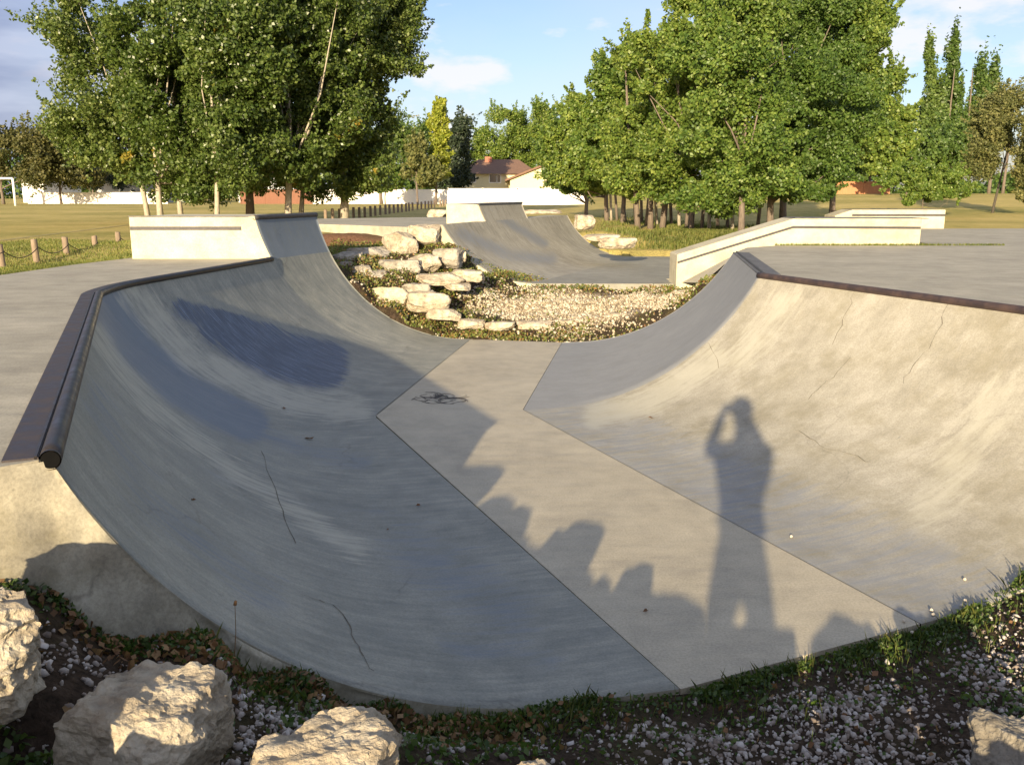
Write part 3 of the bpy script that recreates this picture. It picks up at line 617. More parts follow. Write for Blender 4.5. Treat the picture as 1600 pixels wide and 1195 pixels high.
for i in range(i0, i1+1):
    T, C, _ = qs[i]; d0 = (C-T)/np.linalg.norm(C-T)
    for j in range(9):
        a = aq0+(aq1-aq0)*j/8; p = C+d0*(Rq*math.sin(a)-1.55); GX[i-i0, j] = (p[0], p[1], PZ+Rq*(1-math.cos(a))); UX[i-i0, j] = (i*.08, 2+Rq*(a-aq0))
sX = np.zeros(GX.shape); sX[..., 0] = .3
bank_mesh('raised_transition', GX, UX, sX, [M['quarter'], M['ledge'], M['crack']], qp)
ta, tb = GX[0, -1], GX[-1, -1]; ba, bb = GX[0, 0], GX[-1, 0]; dv = np.array([-.94, .34])
bk_ = MB(); w_ = .62
ring = lambda z: None
pA = [tuple(ta[:2]), tuple(tb[:2]), tuple(tb[:2]+dv*w_), tuple(ta[:2]+dv*w_)]
MB().prism(pA, 1.2, ta[2]-.004).build('platform_block', M['ledge'], qp, bevel=.008)
# cheeks closing the raised section
for G0, yo in ((GX[0], -.002), (GX[-1], .002)):
    V = [p+np.array([0, yo, 0]) for p in G0]+[np.array([G0[-1][0], G0[-1][1]+yo, G0[0][2]-.02])]
    MB().add(V, [tuple(range(len(V)))]).build('side_cheek', M['ledge'], qp)
MB().tube([tuple(p) for p in GX[:, -1]], .025, 8).build('coping_pipe', M['coat'], qp, True)
MB().prism([tuple(ta[:2]+dv*.03), tuple(tb[:2]+dv*.03), tuple(tb[:2]+dv*w_), tuple(ta[:2]+dv*w_)], ta[2]-.002, ta[2]+.004).build('dark_cap', M['coat'], qp)
# lower solid deck strip behind the transition
MB().prism([tuple(KA+dv*.0), tuple(KB), tuple(KB+dv*.5), tuple(KA+dv*.12)], .9, PZ+hq-.003).build('deck_strip', M['deck'], qp, bevel=.006)
# kerb-like front lip of plaza
# ------------------------------------------------------------------ bollards and chains
def post_mesh(h, r, seed):
    rr = random.Random(seed); m = MB(); P = []; rad = []
    for z, k in ((-.2, 1.03), (0, 1.02), (h*.35, 1.0), (h*.7, .98), (h-.02, .97), (h, .86)): P.append((rr.uniform(-.003, .003), rr.uniform(-.003, .003), z)); rad.append(r*k)
    return m.tube(P, rad, 14)
near_posts = []
for i, (px, by, ty, lb) in enumerate([(8, 418, 384, 'leftmost'), (62, 412, 376, 'second from the left'), (110, 405, 372, 'third from the left'), (155, 403, 370, 'fourth from the left'), (192, 393, 364, 'fifth from the left'), (228, 387, 360, 'last, half hidden by the ledge,')]):
    Y = 7.9*FPX/(800-px); z = atY(px, by, Y)[2]; h = atY(px, ty, Y)[2]-z; gz = g1(-7.9, Y)
    o = post_mesh(h+.02, .052, i).build('bollard', M['wood'], None, True); o.location = (-7.9, Y, z); o.rotation_euler = (random.uniform(-.03, .03), random.uniform(-.04, .04), i)
    tag(o, lb+' of the short weathered bollards on the left grass', 'bollard', 'wooden bollards along the grass'); near_posts.append((-7.9, Y, z, h))
def chain(a, b, lab):
    P = [lerp(a, b, k/14)-np.array([0, 0, .13*(1-(2*k/14-1)**2)]) for k in range(15)]
    o = MB().tube([tuple(p) for p in P], .0075, 6).build('chain', M['chain'], None, True); tag(o, lab, 'chain', 'chains between bollards')
p0 = (-7.9, 10.95, near_posts[0][2], .35); allp = [p0]+near_posts
names = ['entering at the left picture edge', 'between the first and second bollard from the left', 'between the second and third bollard from the left', 'between the third and fourth bollard from the left', 'between the fourth and fifth bollard from the left', 'between the fifth and last bollard by the ledge']
o = post_mesh(.42, .052, 50).build('bollard', M['wood'], None, True); o.location = p0[:3]; tag(o, 'short weathered bollard just outside the left picture edge', 'bollard', 'wooden bollards along the grass')
for i, nm in enumerate(names):
    a, c = allp[i], allp[i+1]; chain((a[0]+.05, a[1], a[2]+a[3]*.72), (c[0]+.05, c[1], c[2]+c[3]*.72), 'thin dark sagging chain '+nm)
pxs = [513.5, 524.4, 535.3, 556.6, 565.5, 573.9, 582.8, 590, 597.8, 605.8, 612, 618.7, 625, 631, 637.4, 642, 647.5, 655, 661, 667, 672, 676.5, 681, 690, 694, 698]
me0 = None
tree_post = []
for i, px in enumerate(pxs):
    Y = np.interp(px, [513, 583, 637, 681, 700], [33, 42, 52, 63, 72]); x = (px-800)/FPX*Y; z = field_z(np.array([x]), np.array([Y]))[0]
    if me0 is None:
        o = post_mesh(.47, .06, 99).build('bollard', M['wood'], None, True); me0 = o.data
    else: o = bpy.data.objects.new('bollard', me0); COL.objects.link(o)
    o.location = (x, Y, z); o.rotation_euler = (0, 0, i*1.3); o.scale = (1, 1, .95+.1*random.random())
    tag(o, 'small brown bollard in the distant row running toward the white fence', 'bollard', 'distant row of bollards')
# ------------------------------------------------------------------ boulders
def boulder(loc, size, seed, label, mt='rock', cuts=9, rotz=0, sub=5, group=None, tilt=(0, 0), expo=7.0):
    rr = random.Random(seed); bm = bmesh.new(); bmesh.ops.create_icosphere(bm, subdivisions=sub, radius=1)
    for v in bm.verts:
        c = v.co; m_ = (abs(c.x)**expo+abs(c.y)**expo+abs(c.z)**expo)**(1/expo); v.co = c/m_
    jit = [Vector((rr.gauss(0, .1), rr.gauss(0, .1), rr.gauss(0, .1))) for _ in range(8)]
    planes = []
    for k in range(cuts):
        n = Vector((rr.gauss(0, 1), rr.gauss(0, 1), rr.gauss(0, .7))).normalized(); planes.append((n, rr.uniform(.78, 1.08)))
    planes += [(Vector((rr.uniform(-.15, .15), rr.uniform(-.15, .15), 1)).normalized(), rr.uniform(.84, .95)), (Vector((0, 0, -1)), .9), (Vector((rr.uniform(-.3, .3), -1, rr.uniform(0, .35))).normalized(), .90)]
    off = Vector((seed*3.7, seed*1.3, seed*.9))
    for v in bm.verts:
        p = v.co.copy()
        for n, d in planes:
            q = p.dot(n)
            if q > d: p -= n*(q-d)*.97
        k = mnoise.fractal(p*1.3+off, 1.0, 2.0, 4)*.13+abs(mnoise.noise(p*3.5+off))*.07+mnoise.fractal(p*8+off, .9, 2.0, 4)*.03
        k += mnoise.cell(p*1.9+off)*.035+mnoise.cell(p*4.1+off*2)*.018; p *= 1+k; v.co = Vector((p.x*size[0], p.y*size[1], p.z*size[2]))
    me = bpy.data.meshes.new('boulder'); bm.to_mesh(me); bm.free()
    o = link('boulder', me, M[mt], smooth=False); o.location = loc; o.rotation_euler = (tilt[0], tilt[1], rotz)
    return tag(o, label, 'boulder', group)
# foreground
def at_b(px, py, Y, size, *a, **k): return boulder(tuple(atY(px, py, Y)), size, *a, **k)
at_b(-82, 1018, 1.86, (.215, .16, .145), 11, 'tall pale boulder at the left picture edge below the end of the left coping', rotz=.05, sub=6, expo=3.4)
at_b(228, 1160, 1.84, (.168, .16, .15), 12, 'broad rough boulder in the bottom left corner, second from the left', rotz=-.15, sub=6, expo=3.4)
at_b(500, 1232, 1.70, (.165, .15, .145), 27, 'sunlit rounded boulder at the bottom edge, right of the broad rough one', rotz=.1, sub=6, expo=3.4)
at_b(824, 1262, 1.78, (.075, .09, .10), 14, 'small boulder whose tip shows at the bottom edge in the middle', rotz=.6, sub=5, expo=3.4)
at_b(1612, 1215, 2.32, (.15, .14, .13), 31, 'sunlit grey boulder in the bottom right corner', rotz=-.3, sub=6, mt='rock2')
for i, (x, y, s_, zt__) in enumerate([(-1.12, 1.34, .16, .87), (-.86, 1.28, .14, .79), (-.63, 1.28, .13, .76), (-.48, 1.16, .13, .68), (-.30, 1.22, .13, .66), (-.13, 1.2, .11, .60)]):  # unseen filler rocks, added to close light gaps between the boulder shadows
    boulder((x, y, zt__-s_*1.3), (s_, s_, s_*1.6), 80+i, 'narrow upright rock standing behind the %s foreground boulders' % ['two leftmost', 'second', 'second and third', 'third', 'third and small', 'small middle'][i], rotz=i, sub=4)
for i, (x, y, s_, zt__) in enumerate([(.42, 1.22, .17, .56), (.80, 1.15, .2, .53), (1.22, 1.2, .19, .50), (1.62, 1.12, .2, .44), (2.05, 1.2, .22, .42), (2.6, 1.3, .24, .46), (.02, 1.1, .15, .62)]):
    boulder((x, y, zt__-s_*.8), (s_*1.1, s_*.8, s_), 60+i, 'pale boulder in the row just below the bottom picture edge, number %s from the photographer' % ['two', 'three', 'four', 'five', 'six', 'seven', 'one'][i], rotz=i, sub=4, group='boulders just outside the bottom edge')
# basin rocks: pixel centre, z, size
RK = [ # px, py, Y, (sx,sy,sz), label
 (623, 386, 14.0, (.22, .16, .25), 'upright wedge-shaped pale boulder leaning left of the top boulder', .5),
 (660, 370, 14.45, (.24, .22, .19), 'large topmost pale boulder against the quarter pipe edge', -.2),
 (572, 396, 13.7, (.30, .17, .10), 'long flat boulder with dark jagged front on the upper left of the basin', .05),
 (543, 404, 13.2, (.20, .15, .09), 'flat grey boulder beside the raised bowl wall, uppermost there', 0),
 (562, 432, 12.75, (.15, .14, .15), 'rounded grey boulder right behind the edge of the bowl wall', .3),
 (583, 436, 12.75, (.16, .14, .13), 'squat grey boulder in the middle step next to the bowl wall', .1),
 (622, 421, 13.1, (.27, .16, .15), 'wide grey block in the middle of the middle step', .1),
 (663, 411, 13.35, (.18, .15, .14), 'blocky boulder with sunlit top in the middle step', .4),
 (700, 404, 13.55, (.17, .15, .16), 'blocky boulder with a dark split face at the right end of the middle step', -.3),
 (718, 402, 13.7, (.08, .08, .11), 'narrow boulder touching the quarter pipe edge', .2),
 (728, 430, 12.95, (.22, .14, .09), 'flat boulder lying beneath the quarter pipe edge', -.2),
 (690, 436, 12.75, (.30, .18, .09), 'long flat tan boulder in the third step', .25),
 (650, 452, 12.4, (.17, .13, .09), 'low dark-sided boulder between the long flat one and the lit pair', .1),
 (605, 464, 12.35, (.27, .17, .15), 'pointed sunlit boulder just above the bowl edge', -.1),
 (667, 470, 12.2, (.27, .18, .145), 'brightest rounded white boulder in front of the steps', .1),
 (694, 492, 11.95, (.20, .12, .08), 'flat pale stone just right of and below the brightest boulder', .2),
 (736, 502, 11.9, (.15, .10, .07), 'small pale stone second in the low row along the bowl edge', -.2),
 (780, 505, 11.95, (.18, .11, .06), 'flat stone third in the low row along the bowl edge', .1),
 (835, 503, 12.05, (.20, .12, .06), 'flat stone fourth in the low row along the bowl edge', -.1),
 (898, 500, 12.15, (.19, .12, .055), 'flat stone fifth in the low row along the bowl edge', .15),
 (972, 492, 12.3, (.20, .13, .06), 'flat stone at the right end of the low row with a weed beside it', -.3),
 (715, 448, 12.6, (.17, .12, .05), 'sunken tan slab of rock beside the green patch', .2),
 (547, 421, 12.9, (.13, .12, .12), 'dull boulder mostly hidden behind the bowl wall', .2),
 (914, 348, 18.5, (.16, .22, .15), 'upright pale boulder at the right edge of the quarter pipe', .2),
 (938, 372, 17.6, (.30, .22, .07), 'flat pale slab lying right of the quarter pipe', 0),
 (965, 380, 17.3, (.30, .22, .11), 'rounded white boulder in the grass right of the quarter pipe', .1),
 (842, 331, 21.6, (.45, .2, .05), 'long flat pale slab behind the top of the quarter pipe', 0),
 (683, 335, 22.5, (.24, .2, .12), 'pale boulder on the path beside the quarter pipe block', 0)]
for i, (px, py, Y, s, lb, rz) in enumerate(RK):
    p = atY(px, py, Y)
    if 'low row' in lb: p[2] -= .035
    boulder(tuple(p), (s[0]*1.12, s[1]*1.1, s[2]*1.0), 40+i*3, lb, 'rock2' if ('grey' in lb or 'dull' in lb or 'dark' in lb) else 'rock', rotz=rz, sub=4, cuts=8)
# ------------------------------------------------------------------ gravel
def pebbles(name, pts, smin, smax, mt, label):
    bm = bmesh.new(); bmesh.ops.create_icosphere(bm, subdivisions=1, radius=1); bv = np.array([v.co[:] for v in bm.verts]); bf = np.array([[v.index for v in f.verts] for f in bm.faces]); bm.free()
    n = len(pts); nv = len(bv); s = (smin+(smax-smin)*rng.random(n)**2.2)
    A = rng.normal(size=(n, 3, 3)); Q = np.linalg.qr(A)[0]; sc = s[:, None]*np.stack([.8+.5*rng.random(n), .6+.4*rng.random(n), .45+.35*rng.random(n)], 1)
    B = bv[None]*(1+.28*rng.normal(size=(n, nv, 1)).clip(-1.2, 1.2)); B = B*sc[:, None, :]; B = np.einsum('nvi,nij->nvj', B, Q); B = B+np.asarray(pts)[:, None, :]
    F = (bf[None]+(np.arange(n)*nv)[:, None, None]).reshape(-1, 3)
    o = link(name, mesh_np(name, B.reshape(-1, 3), F, 3), M[mt]); return tag(o, label, 'gravel', kind='stuff')
def scatter(n, x0, x1, y0, y1, dens, zoff=0):
    x = x0+(x1-x0)*rng.random(n); y = y0+(y1-y0)*rng.random(n)
    keep = rng.random(n) < dens(x, y); keep &= ~inside(pit_poly, x, y)
    for poly, _ in slabs: keep &= ~inside(poly, x, y)
    x, y = x[keep], y[keep]; z = ground(x, y, False)+zoff; return np.stack([x, y, z], 1)
def nz(x, y, s, seed): return np.array([mnoise.noise(Vector((a*s+seed, b_*s, seed*.3))) for a, b_ in zip(x, y)])
edge_y = lambda x: np.interp(x, [-1.5, .12, .64, 1.8, 2.51], [2.42, 3.0, 3.08, 3.6, 4.05])
def dens_near(x, y):
    d = edge_y(x)-y
    return np.clip(.95*sw(.08, .35, d)*(nz(x, y, 2.2, 3)*.9+.62), .10, 1)*(d > .02)
pebbles('gravel', scatter(70000, -1.6, 3.2, .9, 4.0, dens_near, .002), .004, .016, 'pebble', 'pale crushed stone gravel shaded along the near edge of the bowl')
def dens_far(x, y):
    e = np.hypot((x-.95)/1.7, (y-12.7)/.85); return np.clip(1.15-e+nz(x, y, 1.8, 12)*.9, .06, 1)
pts = scatter(30000, -2.2, 3.0, 11.3, 13.75, dens_far, .01)
pebbles('gravel', pts, .009, .030, 'pebble_far', 'sunlit cream gravel in the basin between the bowl and the quarter pipe')
# ------------------------------------------------------------------ low plants
def leaves_mesh(P, size, asp=1.5, up=.0, nrm=None):
    """n small leaf faces: each a folded rhomb of two triangles"""
    n = len(P); d = rng.normal(size=(n, 3)); d[:, 2] += up; d /= np.linalg.norm(d, axis=1)[:, None]
    a = rng.normal(size=(n, 3)) if nrm is None else nrm+rng.normal(size=(n, 3))*.75
    s = np.cross(d, a); s /= np.linalg.norm(s, axis=1)[:, None]+1e-9
    size = np.broadcast_to(size, (n,)).copy()*(.65+.7*rng.random(n)); L_ = size[:, None]
    V = np.stack([P-d*L_*.5, P+s*L_*.5/asp, P+d*L_*.5, P-s*L_*.5/asp], 1).reshape(-1, 3)
    return V, np.arange(4*n).reshape(n, 4)
def leaf_obj(name, P, size, mt, parent=None, **kw):
    V, F = leaves_mesh(P, size, **kw); return link(name, mesh_np(name, V, F, 4), M[mt], parent)
def blades(pts, h, wd, lean=.5):
    n = len(pts); a = rng.random(n)*6.283; hh = h*(.5+rng.random(n)); l = lean*rng.random(n)*hh; w2 = wd*(.6+.8*rng.random(n))
    dx, dy = np.cos(a), np.sin(a); b = np.asarray(pts); Z = np.zeros(n)
    p0 = b+np.stack([-dy*w2, dx*w2, Z], 1); p1 = b+np.stack([dy*w2, -dx*w2, Z], 1); m_ = b+np.stack([dx*l*.4, dy*l*.4, hh*.6], 1); tp_ = b+np.stack([dx*l, dy*l, hh], 1)
    V = np.stack([p0, p1, m_+np.stack([dy*w2, -dx*w2, Z], 1)*.7, tp_, m_+np.stack([-dy*w2, dx*w2, Z], 1)*.7], 1).reshape(-1, 3)
    return V, np.arange(5*n).reshape(n, 5)
# weeds hugging the near bowl edge
def weed_pts(n, spread, edge, rise):
    x = -1.0+4.4*rng.random(n); d = rng.exponential(spread, n)+.005; y = edge(x)-d; c = nz(x, y, 3.5, 9); keep = (c > -.1) | (rng.random(n) < .25); x, y = x[keep], y[keep]
    return np.stack([x, y, ground(x, y)+rise*rng.random(len(x))**1.5], 1)
leaf = leaf_obj('ground_cover_weeds', np.concatenate([weed_pts(9000, .05, edge_y, .035), (lambda x_: np.stack([x_, edge_y(x_)-.03-np.abs(rng.normal(0, .06, 1500)), ground(x_, edge_y(x_)-.05)+.03*rng.random(1500)], 1))(-1.5+.9*rng.random(1500)), weed_pts(5000, .35, edge_y, .02)]), .019, 'leaf_weed', up=.3)
tag(leaf, 'small dark green weeds creeping along the near edge of the bowl', 'weeds', kind='stuff')
P = scatter(9000, -1.8, -.75, .9, 1.85, lambda x, y: .9+0*x, .0); P[:, 2] += .05*rng.random(len(P))
P2 = scatter(16000, 2.2, 3.9, 2.6, 4.3, lambda x, y: np.clip(1-(edge_y(x)-y)*1.0, .05, 1)*sw(2.2, 2.6, x), 0); P2[:, 2] += .05*rng.random(len(P2))
P3 = scatter(15000, -1.0, 2.6, 1.0, 3.0, lambda x, y: (nz(x, y, 2.0, 21) > .12)*.8, 0); P3[:, 2] += .03*rng.random(len(P3))
o = leaf_obj('ground_cover_weeds', np.concatenate([P, P2, P3]), .026, 'leaf_weed', up=.4); tag(o, 'green weeds growing among the foreground boulders and at the right picture edge', 'weeds', kind='stuff')
V, F = blades(weed_pts(1500, .12, edge_y, 0), .05, .0018, .8); tag(link('grass_tufts', mesh_np('grass_tufts', V, F, 5), M['leaf_grass']), 'thin grass blades along the near bowl edge', 'grass', kind='stuff')
# clumps of dead leaves by the left end
n = 700; x = rng.normal(-.35, .32, n); y = edge_y(x)-.02-np.abs(rng.normal(0, .12, n)); P = np.stack([x, y, ground(x, y)+.035*rng.random(n)], 1)
n = 420; x = rng.normal(-1.0, .22, n); y = edge_y(x)-.02-np.abs(rng.normal(0, .10, n)); P = np.concatenate([P, np.stack([x, y, ground(x, y)+.03*rng.random(n)], 1)])
n = 260; x = -1.3+4.2*rng.random(n); y = edge_y(x)-.02-.9*rng.random(n); P = np.concatenate([P, np.stack([x, y, ground(x, y)+.02*rng.random(n)], 1)])
tag(leaf_obj('fallen_leaves', P, .028, 'leaf_dead', asp=1.3), 'drift of brown dead leaves against the near left edge of the bowl', 'leaves', kind='stuff')
# basin weeds
def dens_b(x, y):
    e = np.hypot((x-.95)/1.55, (y-12.7)/.75); return np.clip((e-.75)*1.5, .03, 1)*np.clip(nz(x, y, 1.6, 5)*1.6+.75, .1, 1)
P = scatter(42000, -2.9, 3.1, 11.25, 14.6, dens_b, .01); P[:, 2] += .05*rng.random(len(P))**2
tag(leaf_obj('ground_cover_weeds', P[: len(P)*3//4], .036, 'leaf_grass', up=.5), 'green ground cover between the basin rocks and around the cream gravel', 'weeds', kind='stuff')
tag(leaf_obj('fallen_leaves', P[len(P)*3//4:], .035, 'leaf_dead'), 'reddish brown dead leaves around the basin rocks', 'leaves', kind='stuff')
# tall grass and short verge grass
def grass(name, label, n, fx, h, wd, mt='leaf_grass'):
    x, y = fx(n); z = ground(x, y); V, F = blades(np.stack([x, y, z], 1), h, wd); tag(link(name, mesh_np(name, V, F, 5), M[mt]), label, 'grass', kind='stuff')
def under(n):
    y = 20.4+rng.gamma(1.6, 2.6, n); x = 4.7+(y-20)*.02+rng.normal(0, .85, n); k = nz(x, y, .9, 31) > -.12; return x[k], y[k]
grass('tall_grass', 'tall green grass growing under the right hand trees', 42000, under, .09, .008)
def verge(n): t_ = rng.random(n); x = np.interp(t_, [0, 1], [-4.4, -6.6]); yy = np.interp(t_, [0, 1], [10.9, 7.3]); a = np.abs(rng.normal(0, .55, n)); return x-a*.8-.02, yy+a*.5
grass('verge_grass', 'short grass along the edge of the left deck', 22000, verge, .05, .004)
def lawn(n): x = -11+6.6*rng.random(n); y = 9+12*rng.random(n); k = ~inside(dl_pts, x, y); return x[k], y[k]
grass('verge_grass', 'mown grass around the short bollards at left', 60000, lawn, .035, .006)
def strip_g(n): return 3.9+3.4*rng.random(n)*1.0, 13.44-.06*rng.random(n)
x, y = strip_g(1500); V, F = blades(np.stack([x, y, np.full(len(x), DZ)], 1), .03, .004); tag(link('grass_tufts', mesh_np('grass_tufts', V, F, 5), M['leaf_grass']), 'yellow green grass tufts at the foot of the sloping ledge', 'grass', kind='stuff')
# small single things on the concrete: dry leaves
def surf_point(px, py, G=None):
    if G is None: return at(px, py, 0)
    PX = project(G).reshape(-1, 2); k = np.argmin(np.linalg.norm(PX-np.array([px, py]), axis=1)); return G.reshape(-1, 3)[k]
q0 = atY(366, 1032, 2.62); q1 = atY(367, 942, 2.60)
st_ = MB().tube([tuple(q0), tuple(lerp(q0, q1, .5)+np.array([.004, 0, 0])), tuple(q1)], [.0016, .0013, .001], 5); st_.tube([tuple(q1-np.array([0, 0, .006])), tuple(q1+np.array([.003, 0, .008]))], [.006, .004], 6)
tag(st_.build('dry_stalk', M['leaf_dead']), 'single thin dry stalk rising in front of the lower left bank', 'plant')
for px, py, G, s, lb in ((445, 640, GL, .035, 'farther'), (482, 688, GL, .05, 'larger'), (655, 796, GL, .02, 'tiny round'), (603, 831, GL, .015, 'tiny lowest'), (1009, 957, None, .02, 'dark single floor'), (1016, 655, GR, .035, 'small right bank'), (298, 782, GL, .015, 'tiny steep left bank')):
    p = surf_point(px, py, G); bm = bmesh.new(); vs = [bm.verts.new((math.cos(a)*s*(1 if k % 2 else .6), math.sin(a)*s*.45*(1 if k % 2 else .7), .006+.006*random.random()*(k % 3))) for k, a in enumerate([i*.7854 for i in range(8)])]; c = bm.verts.new((0, 0, .004))
    for k in range(8): bm.faces.new((c, vs[k], vs[(k+1) % 8]))
    me = bpy.data.meshes.new('dry_leaf'); bm.to_mesh(me); bm.free(); o = link('dry_leaf', me, M['leaf_dead']); o.location = tuple(p+np.array([0, 0, .003])); o.rotation_euler = (0, 0, random.random()*3)
    tag(o, lb+' dark dry leaf lying on the bowl concrete', 'leaf', 'dry leaves on the concrete')
mk = MB()
for k in range(30):
    c = at(690+random.uniform(-22, 22), 622+random.uniform(-5, 6), 0); r_ = random.uniform(.05, .17); a0_ = random.random()*6; P = []
    for q in range(9): a = a0_+q*random.uniform(.15, .4); P.append((c[0]+r_*math.cos(a), c[1]+r_*.9*math.sin(a), .003))
    mk.tube(P, .0017, 4)
o = mk.build('dried_weed', M['strip']); tag(o, 'tangle of thin dried dark stems lying on the bowl floor', 'dried weed')
for q in ():
    pass
# stones dropped on the right of the floor
for i, (px, py) in enumerate([(1412, 972), (1425, 990), (1455, 955), (1458, 962), (1468, 970), (1502, 948), (1508, 940), (1510, 902), (1582, 912), (1238, 842)]):
    p = at(px, py, 0) if py > 935 else surf_point(px, py, GR)
    bm = bmesh.new(); bmesh.ops.create_icosphere(bm, subdivisions=2, radius=.008)
    for v in bm.verts: v.co *= 1+.3*mnoise.noise(v.co*120+Vector((i, 0, 0)))
    me = bpy.data.meshes.new('pebble'); bm.to_mesh(me); bm.free(); o = link('pebble', me, M['pebble_far'], smooth=True); o.location = tuple(p+np.array([0, 0, .008]))
    tag(o, 'small white pebble strewn on the lower right of the bowl concrete', 'pebble', 'pebbles on the bowl concrete')
# ------------------------------------------------------------------ trees
def tree(name, label, px, base_py, Y, crowns, trunk_r, mt, bark, leaf, n, clump=.9, lean=(0, 0), group=None, cat='tree', trunk_top=None, nbranch=9, z0=None, ncl=None, spiky=0, stems=1, ncf=1.0):
    """crowns: list of (px, py, rx_px, rz_px, depth offset) ellipsoids measured in the photo at distance Y"""
    X = (px-800)/FPX*Y; z = g1(X, Y) if z0 is None else z0
    t_ = empty(name, (X, Y, z), label, cat, group); mm = Y/FPX; K = []; Wt = []
    E_ = []
    for c in crowns:
        cx_, cy_, rx, rz = c[:4]; dy = c[4] if len(c) > 4 else 0; p = atY(cx_, cy_, Y); E_.append((np.array([p[0], Y+dy, p[2]]), np.array([rx*mm, min(rx*mm, 3.2) if len(c) < 6 else c[5], rz*mm])))
    vol = np.array([e[1].prod() for e in E_]); tot = ncl or int(ncf*26+ncf*sum((e[1][0]*e[1][2]) for e in E_)*1.55/clump**2)
    for k in range(tot):
        e = E_[rng.choice(len(E_), p=vol/vol.sum())]; d = rng.normal(size=3); d /= np.linalg.norm(d); r_ = rng.random()**.36
        q = e[0]+d*e[1]*r_*.92
        if q[2] < z+.25: q[2] = z+.25+rng.random()*.3
        K.append(q)
    K = np.array(K); per = max(4, n//len(K)); P = []; NR = []
    for q in K:
        cr = clump*(.55+.7*rng.random()); d = rng.normal(size=(per, 3)); d /= np.linalg.norm(d, axis=1)[:, None]; r_ = rng.random(per)**.5
        sc = np.array([1, 1, .72]); s_ = q+d*sc*cr*r_[:, None]
        if spiky: s_[:, 2] += np.abs(rng.normal(size=per))*spiky
        P.append(s_); NR.append(d)
        cen = np.array([X+lean[0]*3, Y, (q[2]+z)/2]); od = q-cen; od /= np.linalg.norm(od)+1e-9
        for _ in range(0 if spiky else 3):
            k2 = max(3, per//11); dr_ = od*.8+rng.normal(size=3)*.55+np.array([0, 0, .15]); dr_ /= np.linalg.norm(dr_); tt = rng.random(k2)**.8*cr*1.75
            P.append(q+dr_*tt[:, None]+rng.normal(size=(k2, 3))*cr*.10*(1.6-tt/cr*.6)[:, None]); NR.append(rng.normal(size=(k2, 3)))
    P = np.concatenate(P); NR = np.concatenate(NR); P[:, 2] = np.maximum(P[:, 2], z+.05)
    leaf_obj('crown', P, leaf, mt, t_, nrm=NR)
    top = trunk_top if trunk_top is not None else max(e[0][2] for e in E_)
    tr_ = MB(); cxm = np.average([e[0][0] for e in E_], weights=vol)
    for s_i in range(stems):
        ox = (s_i-(stems-1)/2)*.35; path = []; rad = []
        for k in range(9):
            q = k/8; path.append((X+ox+lean[0]*q*(top-z)+ox*q*1.5+.06*math.sin(q*7+px+s_i)*trunk_r*6, Y+lean[1]*q+.05*math.cos(q*5+px), z-.15+(top-z+.15)*q)); rad.append(trunk_r*(1.15 if k == 0 else 1)*(1-.8*q))
        tr_.tube(path, rad, 10)
    for k in range(nbranch):
        q = K[rng.integers(len(K))]; s_ = .25+.55*rng.random(); i_ = int(s_*8); a = np.array(path[i_]); 
        if q[2] < a[2]: q = q+np.array([0, 0, a[2]-q[2]+.3])
        b_ = q; mid = (a+b_)/2+rng.normal(size=3)*.15+np.array([0, 0, -.1]); rr_ = trunk_r*(1-.8*s_)*.55
        tr_.tube([tuple(a), tuple(lerp(a, mid, .5)+np.array([0, 0, .03])), tuple(mid), tuple(b_)], [rr_, rr_*.8, rr_*.6, rr_*.2], 6)
    tr_.build('trunk', M[bark], t_, True); return t_
# big aspen group at left
TL = [
 ('slender leaning aspen at the far left of the aspen group, spreading out over the field', 240, 33, [(140, 60, 75, 70), (165, 150, 95, 65), (190, 230, 80, 60), (235, 275, 60, 38), (130, 215, 50, 42)], .10, -.02, 15000),
 ('second aspen from the left with a pale trunk beside the leaning one', 262, 31, [(270, 60, 90, 90), (280, 170, 80, 80), (290, 260, 65, 50)], .11, -.01, 15000),
 ('aspen behind the left end of the pale ledge with a pale forked trunk', 292, 34, [(330, 20, 90, 80), (330, 140, 90, 90), (320, 265, 70, 50)], .10, .0, 14000),
 ('aspen with low branches reaching down behind the ledge middle', 345, 30, [(360, 230, 80, 70), (345, 290, 52, 34), (370, 80, 90, 100)], .09, .01, 15000),
 ('thick dark-stemmed aspen behind the right end of the ledge', 396, 33, [(420, 30, 90, 90), (420, 150, 90, 90), (415, 250, 80, 48)], .16, .0, 15000),
 ('aspen with pale upper trunk above the raised wall coping', 457, 32, [(480, 20, 100, 90), (470, 160, 90, 90), (470, 262, 70, 46)], .13, .01, 15000),
 ('thin pale aspen right of the raised wall', 476, 35, [(540, 60, 90, 100), (520, 200, 80, 70)], .10, .02, 13000),
 ('lone thick-trunked poplar standing by the distant bollards', 545, 35, [(560, 30, 90, 100), (610, 110, 55, 45), (640, 140, 42, 26), (555, 200, 75, 70), (545, 275, 90, 36), (610, 20, 50, 50)], .17, .0, 22000)]
for i, (lb, px, Y, cr, tr, ln, n) in enumerate(TL):
    tree('aspen_tree', lb, px, 340, Y, cr, tr, 'leaf_dark', 'bark' if 'dark' in lb else 'bark_pale', .12, int(n*3.0), clump=.62, ncf=1.5, lean=(ln*4, 0), group='aspen group on the left', nbranch=12)
